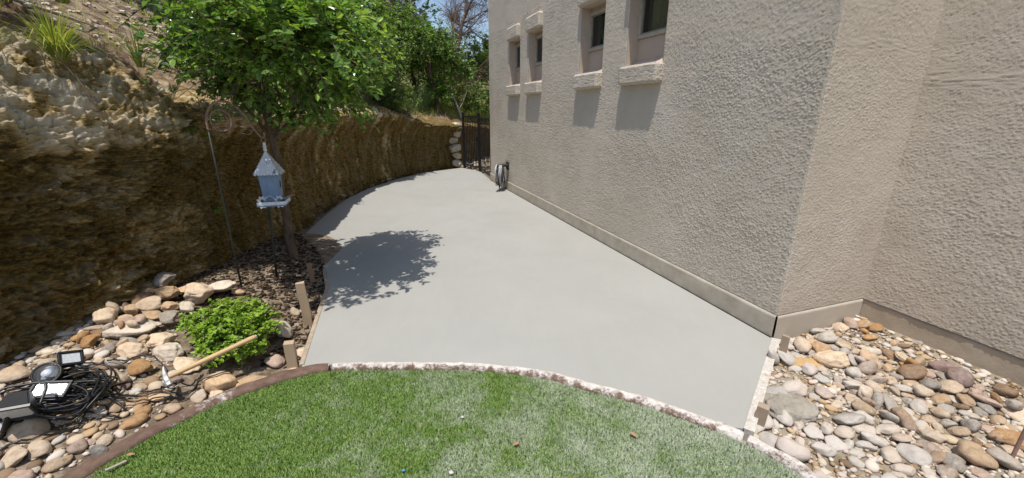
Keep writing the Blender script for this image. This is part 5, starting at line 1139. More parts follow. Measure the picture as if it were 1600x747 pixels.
for i_, (lab, x, y, cz, r_) in enumerate([('rounded green shrub on the bank directly right of the lime bush', -2.85, 10.6, .45, .62), ('green shrub higher up the bank behind the feathery weeds', -3.5, 10.9, .7, .8), ('green shrub on the bank above the gate post', -2.3, 12.9, .5, .6),
        ('light green shrub in the grass behind the bleached limb', -1.75, 14.2, .5, .65), ('wide green shrub on the bank against the house corner', -1.05, 14.9, .7, .75), ('green shrub between the two bare trees', -2.7, 14.8, .9, .9), ('green shrub uphill behind the big tree crown', -3.9, 8.4, .8, .8), ('tall green shrub uphill left of the bare trees', -3.6, 12.6, 1.2, 1.0)]):
    z_ = surf(x, y); tree('hillside_shrub', lab, 'shrub', (x, y, z_), [((x, y, z_ + cz), (r_, r_, cz * .9 + .1)), ((x + r_ * .6, y - .1, z_ + cz * .7), (r_ * .6, r_ * .6, cz * .6))], leaf_mid if i_ % 3 else leaf_lime2, bark, 140 + i_, int(190 * (r_ + .3)), 15, .06 + .01 * (y > 12), .036 + .006 * (y > 12), .02, 3, .35, .28, 'shrubs on the bank', False, limbs=7)
def bare_tree(name, label, base, H, seed, mat, r0, lean=(0, 0), spread=.55, depth=5, cat='tree', kids=4):
    rg = np.random.default_rng(seed); mb = MB(); br = MB(); root = thing(name, label, cat, base)
    def grow(p, d, L_, r, k):
        q_ = [p]; dd = d
        for s_ in range(4):
            dd = norm(dd + rg.normal(0, .16, 3)); q_.append(q_[-1] + dd * L_ / 4)
        q_ = np.array(q_); (tube(mb, q_, np.linspace(r, r * .62, 5), 7 if k > 3 else 4) if k >= depth - 1 else br.add(*tube_vf(q_, np.linspace(r, r * .55, 5), 4 if k > 1 else 3, False)))
        if k == 0: return
        for c_ in range(kids + (k < 3)):
            s_ = rg.integers(1, 5); nd = norm(dd + norm(rg.normal(0, 1, 3)) * spread * 1.5); grow(q_[s_], nd, L_ * rg.uniform(.5, .8), r * rg.uniform(.4, .6), k - 1)
        grow(q_[-1], dd, L_ * .75, r * .6, k - 1)
    grow(np.array([0, 0, -.2]), norm(np.array([lean[0], lean[1], 1.0])), H * .42, r0, depth)
    mb.link('trunk', mat, root); br.link('branches', mat, root); return root
bare_tree('dead_tree', 'leafless brown dead tree against the blue sky beside the house', (-1.95, 15.6, surf(-1.95, 15.6)), 4.6, 5, dead_bark, .10, (.05, 0), .6, 5)
bare_tree('dead_tree', 'second bare reddish brown tree, thinner, left of the tallest dead tree', (-3.4, 16.4, surf(-3.4, 16.4)), 4.8, 8, dead_bark, .08, (.08, 0), .6, 5)
# bleached leaning limb
rt = thing('fallen_limb', 'pale bleached bare limb slanting down through the bushes to the grassy bank', 'branch', (-1.45, 13.0, surf(-1.45, 13.0)))
mb = MB(); tube(mb, spline([(0, 0, -.05), (-.16, 0, .42), (-.32, .05, .78), (-.72, .1, 1.08), (-1.25, .1, 1.32)], 8), np.linspace(.038, .016, 33), 7); tube(mb, spline([(-.15, 0, .40), (.0, 0, .66), (.12, 0, .95)], 6), np.linspace(.022, .008, 13), 6); mb.link('limb', pale_bark, rt)

# low green shrub in the boulder bed; keep clear of the hammer handle
HA, HB = np.array([-1.975, 2.015, .135]), np.array([-1.655, 2.36, .20])
def near_handle(P):
    t_ = np.clip(((P - HA) @ (HB - HA)) / ((HB - HA) @ (HB - HA)), -.1, 1.05); c_ = HA + t_[:, None] * (HB - HA); return np.linalg.norm(P - c_, axis=1) < .035
tree('shrub', 'low bright green shrub growing among the pale boulders', 'shrub', (-1.93, 2.58, .0), [((-1.95, 2.56, .19), (.34, .27, .17)), ((-1.86, 2.42, .12), (.26, .22, .12))], leaf_shrub, bark, 33, 680, 13, .026, .019, .012, 4, .14, .30, limbs=8, avoid=near_handle, droop=.1)
# sprigs on the cliff face
for lab, p_, s_ in (('tiny lime green sprig growing out of the shaded cliff face, left of the hook', (-2.86, 3.78, 1.40), 5),
                    ('small leafy sprig drooping in front of the cliff beside the hook', (-2.62, 3.72, 1.50), 14), ('little green sprig low on the dark cliff behind the boulders', (-2.95, 3.95, .62), 6)):
    tree('sprig', lab, 'plant', p_, [((p_[0] + .06, p_[1], p_[2] + .03), (.09, .09, .05))], leaf_lime if s_ < 10 else leaf_main, bark, s_ + 70, s_, 6, .034, .024, .004, 1, .08, .1, limbs=2)

# ------------------------------------------------------------------ stones and boulders
n = NT('river_stone_surface'); p = n.pos(True)
oc = n.objinfo('Color'); rnd = n.objinfo('Random'); wp = n.pos()
v1 = n.t.nodes.new('ShaderNodeVectorMath'); v1.operation = 'ADD'; n.t.links.new(p, v1.inputs[0])
cmb = n.t.nodes.new('ShaderNodeCombineXYZ')
for k_ in range(3): n.t.links.new(n.math('MULTIPLY', rnd, 31.7 + 17 * k_), cmb.inputs[k_])
n.t.links.new(cmb.outputs[0], v1.inputs[1]); lp = v1.outputs[0]
c = n.mix(.95, oc, n.ramp(n.noise(lp, 3.6, 8, .75, .8), [(.28, (.50, .47, .44)), (.46, (.95, .92, .88)), (.58, (1.12, 1.1, 1.07)), (.72, (1.32, 1.26, 1.18))]), 'MULTIPLY')
c = n.mix(n.ramp(n.noise(lp, 2.1, 4, .6), [(.55, 0.), (.75, .55)]), c, n.mix(1., oc, (1.15, .80, .52), 'MULTIPLY'))
dusty = n.math('ADD', n.math('MULTIPLY', n.ramp(n.math('MULTIPLY', n.sep(wp, 0), .25), [(.30, 0.), (.34, 1.), (.44, .9), (.60, 0.)]), .46), n.math('ADD', n.ramp(n.noise(wp, 2.4, 3, .5), [(.35, 0.), (.65, .42)]), n.math('MULTIPLY', n.math('SUBTRACT', n.noise(lp, 7, 6, .75), .5), 1.1)))
c = n.mix(n.ramp(dusty, [(.20, 0.), (.62, .62)]), c, (.58, .54, .495))
stone_mat = n.done(c, .82, n.bump(n.noise(lp, 14, 6, .7), .6, .009, n.bump(n.noise(lp, 45, 5, .75), .5, .004)), 0, .25)
n = NT('boulder_surface'); p = n.pos(True); oc = n.objinfo('Color')
c = n.mix(.95, oc, n.ramp(n.noise(p, 2.6, 8, .75, .6), [(.28, (.60, .54, .46)), (.44, (1.05, 1.0, .93)), (.60, (1.28, 1.24, 1.18)), (.75, (1.1, .86, .58))]), 'MULTIPLY')
c = n.mix(n.ramp(n.noise(p, 12, 6, .8), [(.60, 0.), (.72, .5)]), c, (.12, .095, .065))
boulder_mat = n.done(c, .92, n.bump(n.noise(p, 9, 9, .75), .7, .014), 0, .15)
SM = [stone_mesh(k_) for k_ in range(COBBLES + BOULDERS)]
for k_, me in enumerate(SM): me.materials.append(stone_mat if k_ < COBBLES else boulder_mat)
PAL = {'grey': (.34, .32, .295), 'pale grey': (.50, .47, .43), 'pinkish': (.42, .33, .285), 'tan': (.47, .36, .25), 'orange': (.43, .27, .135), 'cream': (.56, .47, .37), 'dark grey': (.15, .15, .15), 'brown': (.27, .19, .13), 'purplish': (.27, .205, .19)}
BIGL = {'L0': ('lone blocky tan boulder at the foot of the dark cliff, left of the pile', 'cream'), 'L1': ('long pale grey boulder, the largest and flattest in the left pile', 'pale grey'), 'L2': ('pale cream boulder just below the long flat one', 'cream'),
 'L3': ('cream boulder right of the long flat boulder, left of the shrub', 'cream'), 'L4': ('grey white boulder against the lower left side of the shrub', 'pale grey'), 'L5': ('cream boulder tucked under the front left of the green shrub', 'cream'),
 'L6': ('rusty orange and tan boulder near the top of the pile by the cliff', 'tan'), 'L7': ('shaded grey boulder at the very top of the pile against the cliff', 'grey'), 'L8': ('rounded tan boulder at the top of the pile, right of the orange one', 'tan'),
 'L9': ('pale whitish boulder just above the shrub on its left', 'cream'), 'L10': ('cracked grey boulder behind the shrub near the hook pole', 'pale grey'), 'L11': ('small round tan boulder in half shade above the long flat boulder', 'tan'),
 'L12': ('small round orange boulder on the left pile, above the long flat one', 'tan'), 'L13': ('cream boulder in the middle of the left pile', 'cream'), 'L14': ('narrow tan boulder left of the white one by the shrub', 'tan'), 'L15': ('small white boulder touching the upper left of the shrub', 'pale grey'),
 'L16': ('slanting tan boulder between the long flat boulder and the shrub', 'tan'), 'L17': ('flat grey slab in the middle of the pile left of the shrub', 'grey'), 'L18': ('brown boulder in the shaded upper left of the pile', 'brown'), 'L19': ('dark grey brown boulder in the shade by the cliff foot', 'brown'),
 'L20': ('tan boulder under the hammer handle', 'tan'), 'L21': ('flat tan flagstone lying along the kerb in front of the shrub', 'tan'), 'L22': ('cream stone right of the hammer head by the kerb', 'cream'), 'L23': ('flat brown orange stone between the hammer head and kerb', 'tan'),
 'L24': ('reddish purple stone just above the hammer head', 'purplish'), 'L25': ('dark grey stone at the left foot of the boulder pile', 'brown'), 'L26': ('orange boulder at the bottom left of the pile above the cables', 'orange'), 'L27': ('broad flat tan stone left of the hammer head', 'tan'),
 'L28': ('rounded tan stone below the hammer head', 'tan'), 'L29': ('round brown stone right of the garden lights', 'brown'), 'L30': ('small white stone between the garden lights and the boulder pile', 'pale grey'), 'L31': ('small tan boulder beside the hook pole foot', 'tan'), 'L32': ('flat tan stone below the pale cream boulder', 'tan'),
 'L33': ('orange stone half under the cable coil', 'orange'), 'L34': ('tan stone in the rock bed below the cable coil', 'tan'), 'L35': ('smooth grey white stone right of the cable coil, near the lawn', 'pale grey'), 'L36': ('large tan stone nearest the bottom left corner', 'cream'), 'L37': ('pinkish stone under the loose black cable', 'pinkish'), 'L38': ('dark grey stone at the lawn kerb, lower left', 'dark grey'),
 'R0': ('rough cream white boulder in the right bed near the house corner', 'cream'), 'R1': ('large smooth pinkish oval stone leaning beside the right form board', 'pinkish'), 'R2': ('flat dark grey stone beside the large pinkish one at the form board', 'dark grey'),
 'R3': ('tall cream stone in the middle of the right bed', 'cream'), 'R5': ('rusty brown stone near the house inner corner', 'brown')}
SHAPES = ['rounded', 'oval', 'flat', 'rounded', 'oblong', 'rounded', 'flat', 'rounded', 'oblong']
MARKS = [(2.207, 2.447, 'beside the rough cream boulder'), (1.75, 2.15, 'beside the large pinkish oval stone'), (2.05, 1.83, 'beside the tall cream stone'), (2.43, 1.60, 'around the rusty metal rod'),
         (2.75, 2.90, 'in the inner corner of the house'), (1.95, 2.62, 'by the outer corner of the house'), (1.34, 1.80, 'by the stake nearest the lawn'), (1.52, 1.50, 'along the right lawn kerb'), (2.85, 2.45, 'in the row midway along the house footing')]
rg = random.Random(5); HG = {}
def hgrid(V):
    for x, y, z_ in zip((V[:, 0] * 50).round().astype(int), (V[:, 1] * 50).round().astype(int), V[:, 2]):
        if z_ > HG.get((x, y), -9): HG[(x, y)] = z_
SV = []
for me in SM:
    a_ = np.zeros(len(me.vertices) * 3, np.float32); me.vertices.foreach_get('co', a_); SV.append(a_.reshape(-1, 3))
from mathutils import Quaternion
for line in STONES.strip().split('\n'):
    f_ = line.split(); tag, k_ = f_[0], int(f_[1]); x, y, z_, qw, qx, qy, qz, s0, s1, s2 = map(float, f_[2:])
    if z_ > .4: continue
    big = tag in BIGL
    o = bpy.data.objects.new('boulder' if k_ >= COBBLES else 'river_stone', SM[k_]); COL.objects.link(o)
    o.rotation_mode = 'QUATERNION'; o.location = (x, y, z_); o.rotation_quaternion = (qw, qx, qy, qz); o.scale = (s0, s1, s2)
    M_ = np.array(Matrix.LocRotScale(o.location, o.rotation_quaternion, o.scale)); hgrid(SV[k_] @ M_[:3, :3].T + M_[:3, 3])
    if big: lab, cn = BIGL[tag]; grp = 'boulders in the left rock bed' if tag[0] == 'L' else 'large stones in the right rock bed'
    else:
        q_ = np.array([x, y]); dw = (q_ - WI) @ WN; r_ = rg.random(); L_ = max(s0, s1); flat_ = SHAPES[k_ % len(SHAPES)]
        if tag == 'r':
            if dw < .38: zone = 'at the foot of the house wall'; cn = ['tan', 'orange', 'brown', 'cream', 'pinkish', 'tan', 'purplish', 'grey'][int(r_ * 8)]
            elif x < 1.95 + .2 * (y - 1.8): zone = 'in the pale dusty area by the concrete'; cn = ['pale grey', 'pale grey', 'pinkish', 'grey', 'cream', 'pale grey', 'grey', 'tan'][int(r_ * 8)]
            else: zone = 'in the middle of the right bed'; cn = ['grey', 'pinkish', 'tan', 'cream', 'pale grey', 'brown', 'orange', 'tan'][int(r_ * 8)]
            near = [(np.hypot(x - a_, y - b_), w_) for a_, b_, w_ in MARKS]; near.sort()
            if near[0][0] < .24: zone = near[0][1]
            grp = 'river stones in the right rock bed'
        else:
            zone = 'close to the left lawn kerb' if x > -2.15 else 'below the cable coil' if y < 1.7 else 'under the cables and lights'
            cn = ['tan', 'orange', 'cream', 'cream', 'pinkish', 'grey', 'tan', 'purplish', 'pale grey'][int(r_ * 9)]; grp = 'river stones in the left rock bed'
        lab = f"{'large' if L_ > .135 else 'small' if L_ < .10 else 'medium'} {flat_} {cn} river stone {zone}"
    col = np.array(PAL[cn]) * ((1.0, .95, .89) if tag[0] == 'L' and cn not in ('orange', 'cream') else (.93, .90, .86)) * (rg.uniform(.84, 1.16)); o.color = (*[float(min(.82, c_)) for c_ in col], 1)
    o['label'] = lab; o['category'] = 'boulder' if k_ >= COBBLES else 'stone'; o['group'] = grp
o = bpy.data.objects.new('boulder', SM[COBBLES + 3]); COL.objects.link(o); o.location = (-1.74, 2.76, .02); o.scale = (.20, .17, .17); o.rotation_euler = (.4, .9, .3); o.color = (.50, .45, .38, 1)
o['label'] = 'jagged pale stone standing at the right side of the shrub'; o['category'] = 'boulder'; o['group'] = 'boulders in the left rock bed'
def top(x, y, r=2):
    i, j_ = round(x * 50), round(y * 50); return max([HG.get((i + a_, j_ + b_), -9) for a_ in range(-r, r + 1) for b_ in range(-r, r + 1)] + [float(gz(np.array([x]), np.array([y]))[0])])

# small gravel between the stones
ico = bmesh.new(); bmesh.ops.create_icosphere(ico, subdivisions=1, radius=.5); ico.verts.ensure_lookup_table()
IV = np.array([v_.co[:] for v_ in ico.verts]); IF = np.array([[v_.index for v_ in f_.verts] for f_ in ico.faces]); ico.free()
def scatter(nm, count, xr, yr, test, smin, smax, mat, label, seed, flat=.6, lift=.2):
    r2 = np.random.default_rng(seed); x = r2.uniform(*xr, count); y = r2.uniform(*yr, count); ok = test(x, y) & ~inside(SLAB, x, y) & ~inside([tuple(q_) for q_ in offset_line(KERB_C, .06)[::3]] + [(1.55, -3), (-2.2, -3)], x, y); x, y = x[ok], y[ok]; k_ = len(x)
    s = np.exp(r2.uniform(math.log(smin), math.log(smax), k_)); a_ = r2.uniform(0, 6.28, k_)
    V = IV[None] * (1 + r2.normal(0, .14, (k_, 12, 1))) * (s[:, None] * np.stack([np.ones(k_), r2.uniform(.55, .95, k_), flat * r2.uniform(.6, 1.2, k_)], 1))[:, None]
    ca, sa = np.cos(a_)[:, None], np.sin(a_)[:, None]; tl = r2.normal(0, .25, k_)[:, None]
    Vx = V[..., 0] * ca - V[..., 1] * sa; Vy = V[..., 0] * sa + V[..., 1] * ca; Vz = V[..., 2] + tl * V[..., 0]
    V = np.stack([Vx + x[:, None], Vy + y[:, None], Vz + (gz(x, y) + s * lift)[:, None]], -1).reshape(-1, 3)
    F = (IF[None] + (np.arange(k_) * 12)[:, None, None]).reshape(-1, 3)
    link(nm, mesh_from(nm, V, F, True, {'tone': np.repeat(r2.random(k_), 12)}), mat, kind='stuff', label=label)
n = NT('gravel_bits'); p = n.pos()
gravel_mat = n.done(n.ramp(n.attr('tone'), [(0, (.16, .11, .075)), (.2, (.44, .31, .18)), (.4, (.52, .43, .32)), (.6, (.42, .39, .35)), (.8, (.62, .57, .49)), (1, (.50, .39, .33))]), .9, n.bump(n.noise(p, 120, 4), .3, .004), 0, .2)
rbed = lambda x, y: ((x - WI[0]) * WN[0] + (y - WI[1]) * WN[1] > .02) & ~(((x - WC[0]) * WD[0] + (y - WC[1]) * WD[1] > -.02) & ((x - WC[0]) * WE[0] + (y - WC[1]) * WE[1] > 0))
scatter('gravel', 9000, (1.2, 3.4), (.9, 3.1), rbed, .010, .042, gravel_mat, 'small gravel and stone chips filling the right rock bed', 8)
scatter('gravel', 6000, (-3.1, -1.4), (.9, 3.6), lambda x, y: (y < 1.95 - (x + 1.9) * 1.35), .010, .036, gravel_mat, 'small gravel and stone chips filling the left rock bed', 9)
ic2 = bmesh.new(); bmesh.ops.create_icosphere(ic2, subdivisions=2, radius=.5); I2V = np.array([v_.co[:] for v_ in ic2.verts]); I2F = np.array([[v_.index for v_ in f_.verts] for f_ in ic2.faces]); ic2.free()
def fill_stones(count, xr, yr, test, label, seed, smin=.035, smax=.075):
    r2 = np.random.default_rng(seed); x = r2.uniform(*xr, count); y = r2.uniform(*yr, count); ok = test(x, y) & ~inside(SLAB, x, y) & ~inside([tuple(q_) for q_ in offset_line(KERB_C, .08)[::3]] + [(1.55, -3), (-2.2, -3)], x, y); P_ = []; 
    for x_, y_ in zip(x[ok], y[ok]):
        s_ = math.exp(r2.uniform(math.log(smin), math.log(smax))); g_ = float(gz(np.array([x_]), np.array([y_]))[0])
        if any(HG.get((round(x_ * 50) + a_, round(y_ * 50) + b_), -9) > g_ + .028 for a_ in (-1, 0, 1) for b_ in (-1, 0, 1)): continue
        if all((x_ - p_[0]) ** 2 + (y_ - p_[1]) ** 2 > (.34 * (s_ + p_[2])) ** 2 for p_ in P_): P_.append((x_, y_, s_, g_))
    mb = MB()
    for x_, y_, s_, g_ in P_:
        off = r2.uniform(0, 90, 3); V = I2V * (1 + .35 * (fbm(I2V * 2.2 + off, 2, 3)[:, None] - .5)) * np.array([1, r2.uniform(.6, .95), r2.uniform(.35, .6)]) * s_; a_ = r2.uniform(0, 6.28); ca, sa = math.cos(a_), math.sin(a_)
        mb.add(np.c_[V[:, 0] * ca - V[:, 1] * sa + x_, V[:, 0] * sa + V[:, 1] * ca + y_, V[:, 2] + V[:, 0] * r2.normal(0, .12) + g_ + s_ * .14], I2F, r2.random())
    mb.link('small_stones', gravel_mat, None, True, kind='stuff', label=label)
fill_stones(2600, (1.2, 3.4), (.9, 3.1), rbed, 'small stones filling the gaps between the river stones in the right bed', 31)
fill_stones(5200, (-3.2, -1.5), (.9, 3.2), lambda x, y: (y < 1.95 - (x + 1.9) * 1.35), 'small stones filling the gaps between the stones in the left bed', 32, .045, .105)
n = NT('mulch_bits'); mulch_mat = n.done(n.ramp(n.attr('tone'), [(0, (.022, .014, .009)), (.6, (.07, .045, .028)), (.9, (.13, .09, .058)), (1, (.30, .235, .17))]), .95, None, 0, .15)
scatter('mulch', 9000, (-3.0, -1.42), (2.4, 5.2), lambda x, y: (y > 2.9) | (x > -1.72), .010, .055, mulch_mat, 'dark bark mulch and dry leaf litter under the tree', 10, .22, .12)
scatter('gravel', 1500, (-1.6, .8), (11.6, 15.5), lambda x, y: x < 99, .03, .16, gravel_mat, 'reddish rubble on the ground beyond the iron gate', 12)
# loose rubble on the bank above the far cliff and on the sunlit slope
r2 = np.random.default_rng(71); mb = MB(); cnt = 0
xs_ = r2.uniform(-6, -1, 5200); ys_ = r2.uniform(1.5, 13, 5200); hz_, hu_ = hill_at(xs_, ys_); okk = (hu_ > .95) & (hu_ < 3.2); xs_, ys_, hz_ = xs_[okk], ys_[okk], hz_[okk]
s_ = np.exp(r2.uniform(math.log(.015), math.log(.11), len(xs_)))
V = (IV[None] * (1 + r2.normal(0, .18, (len(xs_), 12, 1))) * (s_[:, None] * np.stack([np.ones(len(xs_)), r2.uniform(.5, .9, len(xs_)), r2.uniform(.3, .6, len(xs_))], 1))[:, None]); V = V + np.stack([xs_, ys_, hz_ + s_ * .1], 1)[:, None]
link('rubble', mesh_from('rubble', V.reshape(-1, 3), (IF[None] + (np.arange(len(xs_)) * 12)[:, None, None]).reshape(-1, 3), False, {'tone': np.repeat(r2.random(len(xs_)), 12)}), gravel_mat, kind='stuff', label='loose stone rubble lying on the hillside soil')
# twigs on the cliff
def twig(name, label, pts, r0, r1, mat, cat='twig', group=None):
    pts = np.array(pts, float); b0 = pts[0].copy(); mb = MB(); tube(mb, spline(pts - b0, 6), np.linspace(r0, r1, 6 * (len(pts) - 1) + 1), 6); return link(name, mb.mesh(name), mat, None, tuple(b0), label=label, category=cat, **({'group': group} if group else {}))
twig('twig', 'bleached straight stick lying on the sunlit cliff brow, far left', [(-3.27, 2.55, 2.02), (-3.20, 2.62, 1.88), (-3.08, 2.72, 1.70)], .008, .005, pale_bark)
twig('root', 'pale twisted root lying on the bare slope above the cliff', [(-3.9, 3.6, surf(-3.9, 3.6) + .02), (-3.95, 4.1, surf(-3.95, 4.1) + .05), (-4.2, 4.6, surf(-4.2, 4.6) + .02)], .016, .008, pale_bark)
twig('root', 'thin dark root hanging down the cliff from the arching grass', [(-3.20, 3.15, 1.96), (-3.05, 3.12, 1.78), (-2.99, 3.13, 1.60), (-2.93, 3.18, 1.42)], .006, .003, dead_bark)

# ------------------------------------------------------------------ hook, bird house, pole
dark_iron = simple('dark_green_iron', (.045, .052, .045), (.025, .027, .022), 30, .55, .4, .001, 200, .3)
rusty_iron = simple('rusty_iron', (.38, .24, .20), (.23, .14, .115), 40, .75, .5, .001, 220, .25)
hk = thing('shepherd_hook', 'tall rust brown shepherd hook with a round ring ornament, carrying the bird house', 'garden hook', (-2.437, 3.427, 0), math.radians(12))
mb = MB(); tube(mb, [(0, 0, -.1), (0, 0, .5), (0, 0, 1.0), (0, 0, 1.46)], [.0085, .0085, .008, .0075], 8); mb.link('pole', dark_iron, hk)
arc = spline([(0, 0, 1.44), (.004, 0, 1.535), (.05, 0, 1.625), (.125, 0, 1.662), (.205, 0, 1.640), (.268, 0, 1.578), (.315, 0, 1.49), (.352, 0, 1.415), (.385, 0, 1.378), (.402, 0, 1.395), (.400, 0, 1.42)], 8)
mb = MB(); tube(mb, arc, np.linspace(.0098, .0075, len(arc)), 8); mb.link('crook', rusty_iron, hk)
t_ = np.linspace(0, 2 * np.pi, 33)[:-1]; ring = np.c_[.105 + .076 * np.cos(t_), 0 * t_, 1.515 + .082 * np.sin(t_)]
mb = MB(); tube(mb, ring, .0065, 6, closed=True); rg_ = mb.link('ring', rusty_iron, hk)
mb = MB()
for k_ in range(-3, 4):
    w_ = math.sqrt(max(0, 1 - (k_ / 3.7) ** 2)); tube(mb, [(.105 + .076 * k_ / 3.7, 0, 1.515 - .082 * w_), (.105 + .076 * k_ / 3.7, 0, 1.515 + .082 * w_)], .0011, 4); tube(mb, [(.105 - .076 * w_, 0.001, 1.515 + .082 * k_ / 3.7), (.105 + .076 * w_, .001, 1.515 + .082 * k_ / 3.7)], .0011, 4)
mb.link('mesh', rusty_iron, rg_)
for a_, b_, c_ in (((.262, 0, 1.588), (.215, 0, 1.575), (.175, 0, 1.600)), ((.288, 0, 1.545), (.235, 0, 1.520), (.190, 0, 1.545)), ((.315, 0, 1.49), (.262, 0, 1.462), (.212, 0, 1.482)), ((.335, 0, 1.45), (.29, 0, 1.405), (.235, 0, 1.415))):
    mb = MB(); tube(mb, spline([a_, b_, c_], 6), np.linspace(.0042, .002, 13), 5); mb.link('rib', rusty_iron, hk)
tipw = Matrix.Translation(hk.location) @ Matrix.Rotation(math.radians(12), 4, 'Z') @ Vector((.386, 0, 1.372))
n = NT('sky_tinted_zinc'); p = n.pos(True)
zinc = n.done(n.ramp(n.noise(n.vec(p, (1, 1, .35)), 14, 7, .7), [(.3, (.12, .19, .31)), (.55, (.20, .30, .45)), (.75, (.34, .44, .58))]), .6, n.bump(n.noise(p, 60, 4), .15, .002), .15, .4)  # mottled zinc with the sky's blue light put into its colour
n = NT('flaking_white_paint'); p = n.pos(True)
white_flake = n.done(n.mix(n.ramp(n.noise(p, 12, 5, .6), [(.56, 0.), (.61, .9)]), n.ramp(n.noise(p, 50, 4), [(.3, (.58, .60, .66)), (.7, (.80, .81, .84))]), (.085, .10, .16)), .7, n.bump(n.noise(p, 70, 5), .5, .004), 0, .35)
bh = thing('bird_house', 'blue grey metal bird feeder house with scalloped white peaked roof, hanging from the hook', 'bird house', (tipw.x + .004, tipw.y, tipw.z), math.radians(17))
bh.scale = (1, 1, 1.07)
mb = MB(); t2 = np.linspace(0, 2 * np.pi, 17)[:-1]; tube(mb, np.c_[.018 * np.cos(t2), 0 * t2, -.013 + .018 * np.sin(t2)], .0035, 6, closed=True); mb.link('hanging_ring', rusty_iron, bh)
mb = MB()
for k_, (r_, z_) in enumerate([(.010, -.034), (.013, -.043), (.010, -.052), (.014, -.062), (.011, -.072), (.015, -.083), (.012, -.093)]):
    tube(mb, np.c_[r_ * .55 * np.cos(t2), r_ * .55 * np.sin(t2), np.full(16, z_)], r_ * .55, 6, closed=True)
tube(mb, [(0, 0, -.028), (0, 0, -.12)], .006, 6); mb.link('finial', white_flake, bh)
R0, ZA, ZE = .093, -.098, -.262
rows = 9; mb = MB()     # each roof side is built of overlapping rows of shingle tabs; the eave is scalloped
roof = MB()
for sd in range(4):
    ang = sd * math.pi / 2; Rm = np.array(Matrix.Rotation(ang, 3, 'Z'))
    pts = [(-R0, -R0, ZE), (R0, -R0, ZE), (.004, -.004, ZA), (-.004, -.004, ZA)]; roof.add(np.array(pts) @ Rm.T, np.array([[0, 1, 2, 3]]))
rf = roof.link('roof', white_flake, bh, False)
rr2 = np.random.default_rng(9)
for sd in range(4):
    ang = sd * math.pi / 2; Rm = np.array(Matrix.Rotation(ang, 3, 'Z')); nrm = np.array([0, -(ZA - ZE), R0]); nrm = -nrm / np.linalg.norm(nrm) * np.array([1, -1, -1]); nrm = np.array([0, -(ZA - ZE), R0]) / math.hypot(ZA - ZE, R0)
    for rw_ in range(7):
        f0 = rw_ / 7; f1 = (rw_ + 1.35) / 7; hw = R0 * (1 - f0); k_ = max(2, int(round(8 * (1 - f0)))); 
        for c_ in range(k_):
            x0 = -hw + 2 * hw * c_ / k_; x1 = -hw + 2 * hw * (c_ + 1) / k_; xm = (x0 + x1) / 2; sh = (1 - f1) / (1 - f0) if f1 < 1 else .05
            y = lambda f_: -R0 * (1 - f_); zf = lambda f_: ZE + (ZA - ZE) * f_
            lift = .006 + rr2.uniform(0, .003); bot = -.014 if rw_ == 0 else -.004
            P_ = np.array([(x0 * .999, y(f0), zf(f0)), (x0 + (xm - x0) * .35, y(f0) + bot * .6, zf(f0) + bot * 1.0), (x1 - (x1 - xm) * .35, y(f0) + bot * .6, zf(f0) + bot * 1.0), (x1 * .999, y(f0), zf(f0)), (x1 * sh, y(min(f1, .99)), zf(min(f1, .99))), (x0 * sh, y(min(f1, .99)), zf(min(f1, .99)))])
            P_[:4] += nrm * lift; P_[4:] += nrm * .0012; mb.add(P_ @ Rm.T, np.array([[0, 1, 2, 3, 4, 5]]))
mb.link('shingles', white_flake, rf, False, kind='stuff')
bm = bmesh.new(); bmesh.ops.create_cube(bm, size=1); bmesh.ops.scale(bm, vec=(.150, .140, .245), verts=bm.verts)
for v_ in bm.verts:
    if v_.co.z < 0: v_.co.x *= .84; v_.co.y *= .84
bmesh.ops.bevel(bm, geom=[e for e in bm.edges if abs(e.verts[0].co.z - e.verts[1].co.z) > .1], offset=.004, segments=2, affect='EDGES'); bmesh.ops.translate(bm, vec=(0, 0, -.372), verts=bm.verts)
me = bpy.data.meshes.new('body'); bm.to_mesh(me); bm.free(); bd = link('body', me, zinc, bh)
black = simple('hole_dark_paint', (.006, .006, .006), None, 3, .9, 0)
mb = MB(); tt3 = np.linspace(0, 2 * np.pi, 21)[:-1]; V_ = np.c_[np.full(20, .0715), -.005 + .020 * np.cos(tt3), -.355 + .034 * np.sin(tt3)]; mb.add(V_, np.arange(20)[None]); mb.link('entrance_disc', black, bd, False)  # flat black disc painted for the dark inside of the hole
tray = MB(); 
me = box_mesh('floor', (.216, .216, .012), (0, 0, -.512), None, .002); link('floor', me, zinc, bh)
for sx, sy, lx, ly in ((0, -1, .216, .009), (0, 1, .216, .009), (1, 0, .009, .198), (-1, 0, .009, .198)): link('rim', box_mesh('rim', (lx, ly, .026), (sx * .1035, sy * .1035, -.494), None, .002), white_flake, bh)
pw = simple('pale_painted_metal', (.55, .58, .62), (.40, .43, .48), 30, .6, .1)
for cx_, s_ in ((-.07, 1), (.045, -1)):
    mb = MB(); tube(mb, spline([(cx_, -.088, -.505), (cx_ + .02 * s_, -.092, -.455), (cx_ + .05 * s_, -.094, -.435), (cx_ + .08 * s_, -.092, -.45), (cx_ + .09 * s_, -.090, -.485)] if s_ < 0 else [(cx_, -.088, -.505), (cx_ - .01, -.092, -.46), (cx_ + .03, -.094, -.44)], 6), .0035, 5); mb.link('vine', pw, bh)
    fl = MB()
    for k_ in range(7):
        a_ = k_ * .9; c0 = np.array([cx_ + .012 * math.cos(a_) - (.0 if s_ > 0 else -.015), -.100, -.458 - .012 * k_ * .55 + .012 * math.sin(a_)]); D_ = np.array([math.cos(a_), -.35, math.sin(a_) + .3]); add_leaves(fl, c0[None], D_[None], np.array([[.2, -1, .3]]), np.array([.030]), np.array([.022]), np.array([.5]))
    fl.link('metal_leaf_cluster', pw, bh, False)
